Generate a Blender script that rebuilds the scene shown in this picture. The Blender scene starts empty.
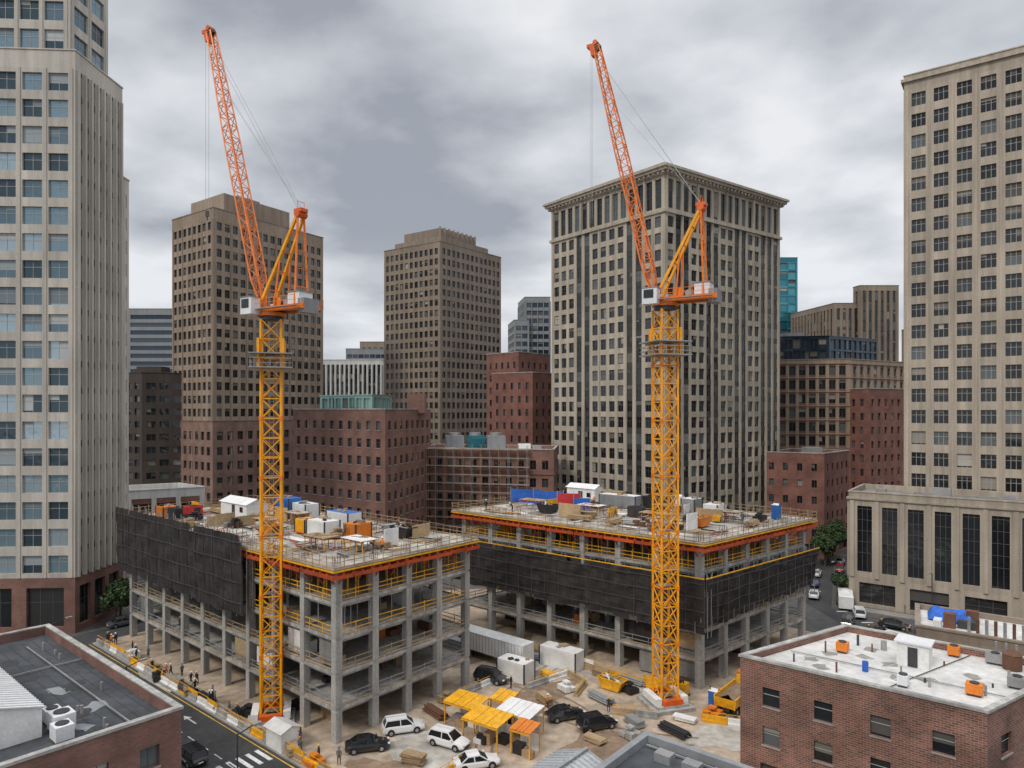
import bpy, math, random
from mathutils import Vector as V
random.seed(11)
S=bpy.context.scene
R_=random.random
U=random.uniform
# ---------------------------------------------------------------- materials
def nt(name):
    m=bpy.data.materials.new(name); m.use_nodes=True
    n=m.node_tree; b=n.nodes['Principled BSDF']
    return m,n,b
def mat(name,col,rough=.8,metal=0,var=.25,sc=.25,fine=4.,streak=0.,bump=0.,coat=0.,pv=0.):
    m,n,b=nt(name); N=n.nodes; L=n.links
    tc=N.new('ShaderNodeTexCoord')
    def noise(scale,det,mp=None):
        t=N.new('ShaderNodeTexNoise'); t.inputs['Scale'].default_value=scale; t.inputs['Detail'].default_value=det
        if mp:
            k=N.new('ShaderNodeMapping'); k.inputs['Scale'].default_value=mp
            L.new(tc.outputs['Object'],k.inputs[0]); L.new(k.outputs[0],t.inputs['Vector'])
        else: L.new(tc.outputs['Object'],t.inputs['Vector'])
        return t.outputs['Fac']
    def mr(s,lo,hi,a=.3,c=.7):
        r=N.new('ShaderNodeMapRange'); r.inputs[1].default_value=a; r.inputs[2].default_value=c
        r.inputs[3].default_value=lo; r.inputs[4].default_value=hi; L.new(s,r.inputs[0]); return r.outputs[0]
    def mul(a,c):
        k=N.new('ShaderNodeMath'); k.operation='MULTIPLY'; L.new(a,k.inputs[0]); L.new(c,k.inputs[1]); return k.outputs[0]
    f=mul(mr(noise(sc,4),1-var,1+var*.6),mr(noise(fine,2),1-var*.6,1+var*.5))
    if streak: f=mul(f,mr(noise(1.,3,(1.1,1.1,.06)),1-streak,1+streak*.4))
    if pv:
        at_=N.new('ShaderNodeAttribute'); at_.attribute_name='rnd'; f=mul(f,mr(at_.outputs['Fac'],1-pv,1+pv*.6,0,1))
    h=N.new('ShaderNodeVectorMath'); h.operation='SCALE'; h.inputs[0].default_value=col
    L.new(f,h.inputs['Scale']); L.new(h.outputs[0],b.inputs['Base Color'])
    b.inputs['Roughness'].default_value=rough; b.inputs['Metallic'].default_value=metal
    b.inputs['Coat Weight'].default_value=coat
    if bump:
        u=N.new('ShaderNodeBump'); u.inputs['Strength'].default_value=bump; u.inputs['Distance'].default_value=.05
        L.new(noise(fine*2,3),u.inputs['Height']); L.new(u.outputs[0],b.inputs['Normal'])
    return m
def brick(name,c1,c2,mort,bw=.42,bh=.16,ms=.02,var=.3):
    m,n,b=nt(name); N=n.nodes; L=n.links
    uv=N.new('ShaderNodeUVMap'); t=N.new('ShaderNodeTexBrick'); L.new(uv.outputs[0],t.inputs['Vector'])
    t.inputs['Color1'].default_value=(*c1,1); t.inputs['Color2'].default_value=(*c2,1); t.inputs['Mortar'].default_value=(*mort,1)
    t.inputs['Scale'].default_value=1; t.inputs['Brick Width'].default_value=bw; t.inputs['Row Height'].default_value=bh; t.inputs['Mortar Size'].default_value=ms
    tc=N.new('ShaderNodeTexCoord'); no=N.new('ShaderNodeTexNoise'); no.inputs['Scale'].default_value=.35; no.inputs['Detail'].default_value=6
    L.new(tc.outputs['Object'],no.inputs['Vector'])
    r=N.new('ShaderNodeMapRange'); r.inputs[1].default_value=.3; r.inputs[2].default_value=.7; r.inputs[3].default_value=1-var; r.inputs[4].default_value=1+var*.7
    L.new(no.outputs['Fac'],r.inputs[0])
    h=N.new('ShaderNodeVectorMath'); h.operation='SCALE'; L.new(t.outputs['Color'],h.inputs[0]); L.new(r.outputs[0],h.inputs['Scale'])
    L.new(h.outputs[0],b.inputs['Base Color']); b.inputs['Roughness'].default_value=.9
    return m
def glass(name,stops,rough=.08,metal=0.,spec=.6):
    m,n,b=nt(name); N=n.nodes; L=n.links
    a=N.new('ShaderNodeAttribute'); a.attribute_name='rnd'
    c=N.new('ShaderNodeValToRGB'); c.color_ramp.interpolation='CONSTANT'
    e=c.color_ramp.elements
    e[0].position=0; e[0].color=(*stops[0][1],1); e[1].position=stops[1][0]; e[1].color=(*stops[1][1],1)
    for p,k in stops[2:]:
        x=e.new(p); x.color=(*k,1)
    L.new(a.outputs['Fac'],c.inputs[0]); L.new(c.outputs[0],b.inputs['Base Color'])
    b.inputs['Roughness'].default_value=rough; b.inputs['Metallic'].default_value=metal; b.inputs['Specular IOR Level'].default_value=spec
    tc=N.new('ShaderNodeTexCoord'); no=N.new('ShaderNodeTexNoise'); no.inputs['Scale'].default_value=.35; L.new(tc.outputs['Object'],no.inputs['Vector'])
    u=N.new('ShaderNodeBump'); u.inputs['Strength'].default_value=.3; u.inputs['Distance'].default_value=.3
    L.new(no.outputs['Fac'],u.inputs['Height']); L.new(u.outputs[0],b.inputs['Normal'])
    return m
BEIGE=mat('stone_beige',(.43,.37,.295),streak=.25,var=.14,pv=.12,sc=.12)
BEIGE2=mat('stone_tan',(.33,.255,.19),streak=.25,var=.16,pv=.14,sc=.1)
BEIGE3=mat('stone_grey_tan',(.27,.215,.165),streak=.22,var=.16,pv=.14,sc=.1)
PALE=mat('stone_pale',(.50,.465,.41),streak=.2,var=.12,pv=.1,sc=.12)
CREAM=mat('stone_cream',(.44,.385,.31),streak=.26,var=.14,pv=.12,sc=.1)
SPAN=mat('spandrel_dark',(.05,.05,.05),rough=.4,var=.15,pv=.2)
DBROWN=mat('dark_brown_panel',(.06,.045,.038),var=.2,streak=.2)
BRK=brick('brick_red_brown',(.27,.095,.065),(.18,.065,.048),(.2,.15,.13))
BRK2=brick('brick_brown',(.235,.11,.082),(.17,.078,.06),(.18,.13,.11))
BRK3=brick('brick_near',(.25,.095,.066),(.12,.055,.042),(.27,.22,.18),bw=.5,bh=.19,ms=.022,var=.4)
BRKD=brick('brick_tan',(.27,.155,.12),(.22,.125,.10),(.22,.17,.14))
WHITEFIN=mat('white_fin',(.62,.62,.60),var=.1,streak=.15)
GREYC=mat('grey_clad',(.25,.26,.27),var=.12,streak=.15)
FRAME=mat('window_frame',(.10,.10,.10),rough=.5,var=.1)
FRAMEW=mat('window_frame_light',(.40,.385,.35),rough=.5,var=.1)
BLIND=glass('window_blind',[(0,(.09,.085,.08)),(.35,(.16,.15,.13)),(.7,(.27,.25,.22)),(.92,(.42,.4,.36))],rough=.6,spec=.2)
BLIND2=glass('window_blind_blue',[(0,(.16,.2,.22)),(.35,(.28,.32,.34)),(.7,(.42,.44,.44)),(.9,(.1,.12,.13))],rough=.5,spec=.3)
G_D=glass('glass_dark',[(0,(.010,.012,.015)),(.4,(.02,.025,.03)),(.7,(.04,.048,.052)),(.88,(.10,.115,.12))])
G_B=glass('glass_blue',[(0,(.05,.08,.10)),(.3,(.12,.18,.22)),(.6,(.20,.29,.34)),(.8,(.34,.43,.48))],metal=.5,rough=.12)
G_S=glass('glass_shop',[(0,(.01,.012,.014)),(.6,(.03,.03,.03))])
G_T=glass('glass_teal',[(0,(.03,.16,.20)),(.4,(.05,.22,.28)),(.75,(.08,.3,.35))],metal=.5,rough=.12)
G_N=glass('glass_navy',[(0,(.02,.035,.055)),(.4,(.035,.055,.08)),(.75,(.06,.085,.11))],metal=.3,rough=.12)
G_G=glass('glass_green',[(0,(.14,.26,.23)),(.5,(.24,.38,.34))],metal=.3,rough=.15)
ROOFD=mat('roof_dark_membrane',(.06,.066,.074),var=.4,sc=.2,fine=1.2)
ROOFG=mat('roof_gravel',(.24,.23,.22),var=.3,sc=.2)
ROOFW=mat('roof_white_membrane',(.62,.61,.585),var=.22,sc=.3,fine=1.3)
CONC=mat('concrete',(.42,.41,.385),streak=.35,var=.25,bump=.2,pv=.1)
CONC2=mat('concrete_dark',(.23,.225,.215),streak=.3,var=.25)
DECK=mat('formwork_deck',(.44,.41,.36),var=.45,sc=.35,fine=1.6)
PLY=mat('plywood',(.42,.30,.17),var=.3)
TIMB=mat('timber',(.36,.25,.14),var=.35)
YEL=mat('paint_yellow',(.80,.40,.015),rough=.45,var=.22,sc=1)
CRY=mat('crane_yellow',(.88,.37,.008),rough=.4,var=.2,sc=.6,fine=3)
CRO=mat('crane_orange',(.80,.19,.012),rough=.4,var=.2,sc=.6,fine=3)
CRR=mat('crane_deep_orange',(.68,.11,.012),rough=.4,var=.2,sc=.6,fine=3)
RED=mat('formwork_red',(.48,.07,.015),rough=.6,var=.3,pv=.3)
RUST=mat('rebar_rust',(.15,.07,.04),var=.3)
STEEL=mat('galv_steel',(.36,.36,.36),rough=.5,metal=.4,var=.2)
DSTEEL=mat('dark_steel',(.06,.06,.065),rough=.5,metal=.3,var=.2)
WHT=mat('white_paint',(.76,.76,.74),rough=.5,var=.15,sc=.6)
CABW=mat('cab_white',(.72,.73,.74),rough=.4,var=.1)
BLU=mat('blue_paint',(.03,.14,.45),rough=.5,var=.25)
BLUT=mat('blue_tarp',(.02,.13,.55),rough=.6,var=.3,bump=.5)
REDP=mat('red_panel',(.5,.03,.03),rough=.6,var=.2)
ORG=mat('orange_paint',(.68,.2,.02),rough=.5,var=.25)
BLK=mat('black_plastic',(.02,.02,.022),rough=.5,var=.2)
RUB=mat('rubber',(.015,.015,.015),rough=.9)
CARK=mat('car_black',(.012,.013,.016),rough=.25,coat=1,var=.05)
CARW=mat('car_white',(.75,.75,.75),rough=.3,coat=1,var=.05)
CARG=mat('car_grey',(.16,.17,.18),rough=.3,metal=.4,coat=1,var=.05)
CARR=mat('car_red',(.3,.02,.015),rough=.3,coat=1,var=.05)
CARB=mat('car_blue',(.03,.07,.2),rough=.3,coat=1,var=.05)
CARG_=glass('car_glass',[(0,(.01,.012,.014)),(.5,(.015,.018,.02))],rough=.05)
LAMPR=mat('tail_lamp',(.35,.01,.01),rough=.3); LAMPW=mat('head_lamp',(.75,.75,.72),rough=.2)
NET=mat('debris_netting',(.036,.031,.030),rough=.95,var=.35,sc=.5,fine=2.5,streak=.35)
NETS=mat('netting_seam',(.075,.07,.068),rough=.9,var=.3)
ASPH=mat('asphalt',(.055,.055,.057),var=.35,sc=.12,fine=1.5)
GRND=mat('city_ground',(.10,.097,.092),var=.3,sc=.05,fine=.8)
SITE=mat('site_ground',(.44,.35,.26),var=.4,sc=.13,fine=.9,bump=.3)
SITE2=mat('site_concrete_slab',(.44,.41,.36),var=.35,sc=.2,fine=1.2)
SITE3=mat('site_dirt',(.26,.18,.12),var=.35,sc=.3,fine=1.5)
PAVE=mat('pavement',(.29,.275,.255),var=.22,sc=.3,fine=2)
LINEW=mat('road_paint_white',(.7,.7,.68),var=.4,fine=3); LINEY=mat('road_paint_yellow',(.65,.42,.05),var=.4,fine=3)
SKIN=mat('skin',(.42,.25,.17))
LEAF=mat('foliage',(.055,.10,.03),var=.6,sc=.9,fine=5,pv=.5); BARK=mat('bark',(.11,.08,.055))
CORR=mat('metal_roof',(.42,.44,.45),rough=.45,metal=.3,var=.25)
# ---------------------------------------------------------------- mesh builder
class MB:
    def __init__(s,name): s.name=name; s.v=[]; s.f=[]; s.m=[]; s.uv=[]; s.r=[]; s.mats=[]
    def mi(s,m):
        if m not in s.mats: s.mats.append(m)
        return s.mats.index(m)
    def poly(s,pts,m,uv=None,r=None):
        k=len(s.v); s.v.extend([tuple(p) for p in pts]); s.f.append(tuple(range(k,k+len(pts)))); s.m.append(s.mi(m))
        if uv is None:
            if len(pts)==4:
                a=math.dist(pts[0],pts[1]); b=math.dist(pts[1],pts[2]); uv=[(0,0),(a,0),(a,b),(0,b)]
            else: uv=[(p[0],p[1]) for p in pts]
        s.uv.extend(uv); s.r.append(R_() if r is None else r)
    def box(s,o,x,y,z,m,top=None):
        o=V(o);x=V(x);y=V(y);z=V(z)
        if x.cross(y).dot(z)<0: x,y=y,x
        a,b,c,d=o,o+x,o+x+y,o+y; e,f,g,h=a+z,b+z,c+z,d+z
        for q in ((a,b,f,e),(b,c,g,f),(c,d,h,g),(d,a,e,h),(d,c,b,a)): s.poly(q,m)
        s.poly((e,f,g,h),top or m)
    def cb(s,cx,cy,z0,lx,ly,lz,m,rot=0,top=None,dx=None):
        if dx is None: dx=(math.cos(rot),math.sin(rot))
        x=V((dx[0],dx[1],0)).normalized(); y=V((-x.y,x.x,0))
        s.box(V((cx,cy,z0))-x*lx/2-y*ly/2,x*lx,y*ly,V((0,0,lz)),m,top)
    def beam(s,p,q,w,m,h=None):
        p=V(p);q=V(q);d=q-p
        if d.length<1e-5: return
        d.normalize(); up=V((0,0,1)) if abs(d.z)<.95 else V((1,0,0))
        a=d.cross(up).normalized(); b=a.cross(d).normalized(); h=h or w
        a*=w/2; b*=h/2
        P=[p-a-b,p+a-b,p+a+b,p-a+b]; Q=[q-a-b,q+a-b,q+a+b,q-a+b]
        for i in range(4):
            j=(i+1)%4; s.poly((P[j],P[i],Q[i],Q[j]),m)
        s.poly(P,m); s.poly(Q[::-1],m)
    def cyl(s,p,q,r0,m,r1=None,n=12,cap=True):
        p=V(p);q=V(q);d=(q-p).normalized(); up=V((0,0,1)) if abs(d.z)<.95 else V((1,0,0))
        a=d.cross(up).normalized(); b=d.cross(a).normalized(); r1=r0 if r1 is None else r1
        A=[p+(a*math.cos(t*6.2832/n)+b*math.sin(t*6.2832/n))*r0 for t in range(n)]
        B=[q+(a*math.cos(t*6.2832/n)+b*math.sin(t*6.2832/n))*r1 for t in range(n)]
        for i in range(n):
            j=(i+1)%n; s.poly((A[i],A[j],B[j],B[i]),m)
        if cap: s.poly(A[::-1],m); s.poly(B,m)
    def prism(s,pts,z0,z1,m,top=None):
        n=len(pts)
        for i in range(n):
            a=pts[i]; b=pts[(i+1)%n]
            s.poly(((a[0],a[1],z0),(b[0],b[1],z0),(b[0],b[1],z1),(a[0],a[1],z1)),m)
        s.poly([(p[0],p[1],z1) for p in pts],top or m); s.poly([(p[0],p[1],z0) for p in pts][::-1],m)
    def mesh(s):
        me=bpy.data.meshes.new(s.name); me.from_pydata(s.v,[],s.f)
        for m in s.mats: me.materials.append(m)
        me.polygons.foreach_set('material_index',s.m)
        l=me.uv_layers.new(name='UVMap'); l.data.foreach_set('uv',[c for t in s.uv for c in t])
        a=me.attributes.new('rnd','FLOAT','FACE'); a.data.foreach_set('value',s.r)
        me.update(); return me
    def done(s,loc=None,rz=0):
        o=bpy.data.objects.new(s.name,s.mesh()); S.collection.objects.link(o)
        if loc: o.location=loc
        o.rotation_euler=(0,0,rz); return o
def offs(poly,t):
    n=len(poly); out=[]
    for i in range(n):
        p=V(poly[i-1][:2]);c=V(poly[i][:2]);q=V(poly[(i+1)%n][:2])
        d1=(c-p).normalized(); d2=(q-c).normalized(); n1=V((d1.y,-d1.x)); n2=V((d2.y,-d2.x))
        k=(n1+n2); k=k/max(.2,k.dot(n1)); out.append(c+k*t)
    return out
def facade(b,p0,p1,z0,z1,nc,nr,wf,hf,rec,W,G,F=FRAME,mv=1,mh=0,ml=.6,mr=.6,vo=.5,W2=None,dk=None,pil=None,sill=False,bandz=0,blind=BLIND):
    p0=V(p0[:2]);p1=V(p1[:2]); d=p1-p0; Lg=d.length; d.normalize(); n=V((d.y,-d.x))
    def P(u,z,o=0.): return (p0.x+d.x*u+n.x*o,p0.y+d.y*u+n.y*o,z)
    def Q(u0,u1,za,zb,o,m,r=None): b.poly((P(u0,za,o),P(u1,za,o),P(u1,zb,o),P(u0,zb,o)),m,uv=[(u0,za),(u1,za),(u1,zb),(u0,zb)],r=r)
    cw=(Lg-ml-mr)/nc; ch=(z1-z0)/nr; ww=cw*wf; wh=ch*hf; last=0.
    for i in range(nc):
        u0=ml+i*cw+(cw-ww)/2; u1=u0+ww
        Q(last,u0,z0,z1,0,W,.6); last=u1
        dark=dk and dk(i,nc); WS=(SPAN if dark else (W2 or W)); zp=z0
        b.poly((P(u0,z0),P(u0,z0,-rec),P(u0,z1,-rec),P(u0,z1)),W,r=.5); b.poly((P(u1,z0,-rec),P(u1,z0),P(u1,z1),P(u1,z1,-rec)),W,r=.5)
        so=-rec*.7 if dark else (-.06 if W2 else 0)
        for j in range(nr):
            zb=z0+j*ch+(ch-wh)*vo; zt=zb+wh
            Q(u0,u1,zp,zb,so,WS)
            b.poly((P(u0,zb,so),P(u1,zb,so),P(u1,zb,-rec),P(u0,zb,-rec)),WS)
            b.poly((P(u0,zt,-rec),P(u1,zt,-rec),P(u1,zt,so),P(u0,zt,so)),WS)
            Q(u0,u1,zb,zt,-rec,G)
            t=.07
            if R_()<.38 and blind:
                k=random.randint(0,mv); uu0=u0+ww*k/(mv+1); uu1=u0+ww*(k+1)/(mv+1)
                if R_()<.5: uu0,uu1=u0,u1
                Q(uu0+.03,uu1-.03,zt-wh*random.choice((.2,.3,.4,.55,.9)),zt-.02,-rec+.025,blind)
            for k in range(mv):
                uc=u0+ww*(k+1)/(mv+1); Q(uc-t/2,uc+t/2,zb,zt,-rec+.05,F)
            for k in range(mh):
                zc=zb+wh*(k+1)/(mh+1)+wh*.12; Q(u0,u1,zc-t/2,zc+t/2,-rec+.06,F)
            if sill: b.box(P(u0-.08,zb-.14,0.003),V((d.x,d.y,0))*(ww+.16),V((n.x,n.y,0))*.1,(0,0,.13),sill)
            zp=zt
        Q(u0,u1,zp,z1,so,WS)
    Q(last,Lg,z0,z1,0,W,.6)
    if pil:
        k,pw,pd=pil
        for i in range(0,nc+1,k):
            u=ml+i*cw; u=min(max(u,pw/2+.02),Lg-pw/2-.02)
            b.box(P(u-pw/2,z0,.003),V((d.x,d.y,0))*pw,V((n.x,n.y,0))*pd,(0,0,z1-z0),W)
    if bandz:
        for j in range(0,nr+1,bandz):
            b.box(P(.01,z0+j*ch-.15,.004),V((d.x,d.y,0))*(Lg-.02),V((n.x,n.y,0))*.22,(0,0,.3),W)
def tower(name,N,R,L,zt,fh,bw,W,G,wf=.55,hf=.55,base=6,cap=2.,z0=0,ov={},roof=ROOFG,b=None,K=None,done=True,par=.9,baseW=None,**kw):
    b=b or MB(name); N=V(N);R=V(R);L=V(L); K=V(K) if K else L+R-N; pts=[N,R,K,L]
    for i in range(4):
        p=pts[i]; q=pts[(i+1)%4]; k=dict(kw); o=dict(ov.get(i,{}))
        BW=o.pop('bw',bw); FH=o.pop('fh',fh); WF=o.pop('wf',wf); HF=o.pop('hf',hf); k.update(o)
        Lg=(q-p).length; nc=max(1,round((Lg-1.2)/BW)); nr=max(1,round((zt-cap-base-z0)/FH))
        if base>0: facade(b,p,q,z0,z0+base,max(1,nc//2),1,.72,.7,.5,baseW or W,G_S,mv=2,mh=1,vo=.4)
        facade(b,p,q,z0+base,zt-cap,nc,nr,WF,HF,k.pop('rec',.35),W,G,**k)
        a,c=p,q
        b.poly(((a.x,a.y,zt-cap),(c.x,c.y,zt-cap),(c.x,c.y,zt),(a.x,a.y,zt)),W,uv=[(0,zt-cap),(Lg,zt-cap),(Lg,zt),(0,zt)])
    I=offs(pts,-.4); O=offs(pts,.12); CW=CONC if W in (BRK,BRK2,BRK3) else W
    for i in range(4):
        j=(i+1)%4
        b.poly(((I[j].x,I[j].y,zt-par),(I[i].x,I[i].y,zt-par),(I[i].x,I[i].y,zt+.01),(I[j].x,I[j].y,zt+.01)),W)
        b.poly(((O[i].x,O[i].y,zt+.12),(O[j].x,O[j].y,zt+.12),(I[j].x,I[j].y,zt+.12),(I[i].x,I[i].y,zt+.12)),CW)
        b.poly(((O[i].x,O[i].y,zt-.1),(O[j].x,O[j].y,zt-.1),(O[j].x,O[j].y,zt+.12),(O[i].x,O[i].y,zt+.12)),CW)
        b.poly(((I[j].x,I[j].y,zt),(I[i].x,I[i].y,zt),(I[i].x,I[i].y,zt+.12),(I[j].x,I[j].y,zt+.12)),CW)
    b.poly([(p.x,p.y,zt-par) for p in I],roof)
    if done: b.done()
    return b
def lerp(a,c,t): return V(a)*(1-t)+V(c)*t
def boxon(b,N,R,L,fr,z0,z1,W,top=ROOFG):
    N=V(N);R=V(R);L=V(L); x=R-N;y=L-N; a0,a1,c0,c1=fr
    b.prism([N+x*a0+y*c0,N+x*a1+y*c0,N+x*a1+y*c1,N+x*a0+y*c1],z0,z1,W,top)
# ---------------------------------------------------------------- towers
b=tower('office_tower',(-70.4,110),(-70.2,123),(-112,107.5),94,4.3,3.9,PALE,G_B,wf=.76,hf=.66,mv=1,mh=1,F=FRAMEW,base=9,done=False,cap=3,baseW=BRK2,blind=BLIND2,
  ov={0:dict(bw=1.6,wf=.5,hf=.78,W2=SPAN,pil=(1,.45,.4),mv=0,mh=0)},pil=(1,.5,.12))
tower('x',(-72.2,111.5),(-71.9,121.5),(-112,109),124,4.3,3.9,PALE,G_B,wf=.78,hf=.68,mv=1,mh=1,F=FRAMEW,base=0,z0=94.2,b=b,done=False,pil=(1,.45,.12),blind=BLIND2)
tower('x',(-70.1,123.2),(-70.15,125.),(-112,121),78,4.3,3.,PALE,G_B,wf=.5,hf=.55,base=9,b=b,done=False)
b.done()
N,R,L=(-81,185),(-60.3,218),(-98.4,197.6)
b=tower('office_tower',N,R,L,91,3.7,2.6,BEIGE2,G_D,wf=.62,hf=.6,pil=(2,.4,.16),base=8,cap=3,done=False)
boxon(b,N,R,L,(.12,.7,.1,.9),90,96.5,BEIGE2); boxon(b,N,R,L,(.3,.5,.3,.7),96.5,98.5,GREYC)
O=offs([V(N),V(R),V(R)+V(L)-V(N),V(L)],.35)
tower('x',O[0],O[1],O[3],33,3.9,3.2,BRKD,G_D,base=6,b=b,done=False,par=.3)
b.done()
N,R,L=(-24.2,230),(-4.1,255),(-45.9,245)
b=tower('office_tower',N,R,L,93,3.5,2.35,BEIGE3,G_D,wf=.62,hf=.6,base=8,cap=1.5,done=False)
boxon(b,N,R,L,(.08,.85,.08,.9),92,95.5,BEIGE3); boxon(b,N,R,L,(.14,.7,.16,.8),95.5,99,BEIGE3)
for i in range(9):
    p=lerp(lerp(N,R,.14),lerp(N,R,.7),i/8)+ (V(L)-V(N))*.16
    b.cb(p.x,p.y,95.5,.7,.7,3.9,BEIGE3)
b.done()
# main tower with cornice
N,R,L=(33.6,150),(68.7,175),(10.3,178.5)
b=tower('office_tower',N,R,L,80.2,3.75,2.75,CREAM,G_D,wf=.6,hf=.66,base=9,cap=.6,done=False,F=FRAME,rec=.3,mh=1,
  ov={0:dict(bw=2.6,wf=.72,dk=lambda i,n:(i%4 in(1,2)) or i>=n-3,pil=(2,.4,.15)),3:dict(bw=2.75,wf=.64,dk=lambda i,n:i in(3,4,9,10),pil=(6,.4,.12))},pil=(2,.6,.2))
for i,(p,q) in enumerate(((N,R),(R,V(L)+V(R)-V(N)),(V(L)+V(R)-V(N),L),(L,N))):
    Lg=(V(q)-V(p)).length
    facade(b,p,q,80.25,87.9,max(2,round(Lg/2.6)//2*2),1,.68,.84,.4,CREAM,G_D,mv=1,mh=2,pil=(4,.6,.2),vo=.4)
pts=[V(N),V(R),V(R)+V(L)-V(N),V(L)]
b.prism(offs(pts,.4),79.6,80.25,CREAM); b.prism(offs(pts,.5),87.9,88.6,CREAM); b.prism(offs(pts,1.2),88.6,89.2,CREAM); b.prism(offs(pts,1.6),89.2,89.75,CREAM)
for e in range(4):
    p=offs(pts,.8)[e]; q=offs(pts,.8)[(e+1)%4]; n_=int((q-p).length/1.3)
    for i in range(n_):
        c=lerp(p,q,(i+.5)/n_); b.cb(c.x,c.y,88.05,.45,.45,.5,CREAM)
b.prism(offs(pts,-1.5),89.75,91.3,CREAM); boxon(b,N,R,L,(.3,.62,.3,.62),91.3,94.5,BEIGE)
b.done()
d=V((.8,-.6)); nn=V((.6,.8))
P0=V((77.3,134.6)); Lp=P0; Np=P0+d*46
b=tower('office_tower',Np,Np+nn*30,Lp,101.8,4.1,3.7,BEIGE,G_D,wf=.64,hf=.62,mv=2,mh=1,F=FRAMEW,base=12,cap=3.,done=False,pil=(1,.35,.12),blind=BLIND)
b.prism(offs([Np,Np+nn*30,Lp+nn*30,Lp],.5),100.4,101.,BEIGE)
Q0=V((62.4,126.5)); Qn=Q0+d*58
tower('x',Qn,Qn+nn*14.5,Q0,21,14,4.2,BEIGE,G_D,wf=.6,hf=.86,mv=2,mh=5,base=5.4,cap=1.6,b=b,done=False,roof=ROOFG,pil=(1,.7,.3),F=FRAME,blind=None)
b.prism(offs([Qn,Qn+nn*14.5,Q0+nn*14.5,Q0],.35),19.6,19.95,BEIGE)
for i in range(8): c=Q0+d*(4+i*5)+nn*U(3,9); b.cb(c.x,c.y,20.1,U(1,3),U(1,2),U(.8,1.8),random.choice([STEEL,GREYC,CABW]),dx=(.8,-.6))
b.done()
def simple(name,X0,X1,Y,dep,zt,W,G,sk=0,**kw):
    return tower(name,(X0,Y),(X1,Y+max(0,sk)),(X0-dep*.15,Y+dep),zt,kw.pop('fh',3.7),kw.pop('bw',3),W,G,**kw)
simple('glass_tower',117,125.5,300,30,103,G_T,G_T,wf=.9,hf=.8,mv=0)
simple('office_tower',125,149,265,30,77.5,BEIGE3,G_D,fh=3.8,bw=2.2,wf=.5,hf=.9,W2=SPAN,pil=(1,.4,.25))
simple('office_tower',134,149,263,4,84,BEIGE3,G_D,fh=3.8,bw=2.2,wf=.5,hf=.9,W2=SPAN,pil=(1,.4,.25))
N,R,L=(96,194),(128,212),(76,197)
b=tower('office_block',N,R,L,50.5,3.9,2.6,BEIGE2,G_D,wf=.66,hf=.62,base=5,cap=1.2,done=False,ov={0:dict(bw=3.2,wf=.5,hf=.5,W2=BRK2)},bandz=1,W2=BRK2)
tower('x',(92,198),(112,209),(77,201),57.5,3,2.5,G_N,G_N,wf=.9,hf=.85,base=0,z0=50,cap=.5,b=b,done=False)
b.cb(84,205,56,6,4,3,GREYC); b.done()
tower('brick_building',(98,188),(120,200),(92,206),42,3.9,3,BRK,G_D,wf=.4,hf=.5,base=5)
b=tower('brick_building',(75.5,165),(88,178),(63,172),25.5,4,3.6,BRK,G_D,wf=.35,hf=.45,base=4,cap=1.5,done=False)
b.cb(76,173,24.6,4,3,2,STEEL); b.done()
simple('office_tower',-174,-152,310,30,82,GREYC,G_N,fh=3.6,bw=30,wf=.97,hf=.55,mv=0,mr=.4,ml=.4,blind=None)
N=(-103,190)
b=tower('office_block',N,(-90,196),(-118,198),46.5,3.7,3.2,DBROWN,G_D,wf=.7,hf=.5,base=5,done=False); b.cb(-104,198,46,7,5,2.5,DBROWN); b.done()
tower('low_building',(-86,152),(-72,160),(-96,160),18,4,5,WHITEFIN,G_S,wf=.8,hf=.4,base=4,W2=BRK,roof=ROOFG)
simple('office_tower',-80,-54,285,20,57,WHITEFIN,G_D,fh=3.8,bw=1.9,wf=.5,hf=.95,W2=SPAN,pil=(1,.5,.5),mv=0)
simple('office_tower',-84,-60,345,20,67,GREYC,G_N,wf=.9,hf=.5,mv=0)
simple('office_tower',-78,-62,350,20,71,BEIGE3,G_N,wf=.5,hf=.5,mv=0)
simple('office_tower',6,18,320,20,89,GREYC,G_N,wf=.85,hf=.6,mv=0,pil=(1,.3,.3)); simple('office_tower',1,8,318,20,78,GREYC,G_N,wf=.85,hf=.6,mv=0)
N,R,L=(-26,140),(-19.5,164),(-51,159)
b=tower('brick_building',N,R,L,36.2,3.7,3.05,BRK2,G_D,wf=.45,hf=.5,base=5,cap=1.6,done=False,mh=1,sill=PAVE)
p=[lerp(N,L,.25)+V((2,3)),lerp(N,L,.25)+V((4.5,13)),lerp(N,L,.8)+V((4,13)),lerp(N,L,.8)+V((1.5,3))]
tower('x',p[0],p[1],p[3],39.3,3,2.4,G_G,G_G,wf=.85,hf=.85,base=0,z0=35.3,cap=.4,b=b,done=False)
b.cb(-22,158,35.3,4,4,4.5,BRK2); b.done()
N,R,L=(9.5,155),(11.5,172),(-22,163)
b=tower('brick_building',N,R,L,27,3.8,2.9,BRK2,G_D,wf=.5,hf=.5,base=5,cap=1.5,done=False,roof=ROOFW,bandz=2)
for cx,cy in((-14,166),(-9,167),(-4,166)):
    b.cb(cx,cy,26.2,4.2,4,3.6,G_T if cx==-9 else GREYC,rot=.2); b.cyl((cx,cy,29.8),(cx,cy,30.5),1.4,STEEL)
b.cb(3,166,26.2,3,2,1.6,WHT); b.cb(6,163,26.2,2,2,1.2,STEEL); b.done()
b=MB('scaffolding')
p0,p1=V(L),V(N); dd=(p1-p0).normalized(); n_=V((dd.y,-dd.x))
for i in range(13):
    for o in(.6,1.8):
        c=p0+dd*(i*2.2+.2)+n_*o; b.cyl((c.x,c.y,0),(c.x,c.y,28.),.06,TIMB if i%2 else STEEL,n=6)
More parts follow.
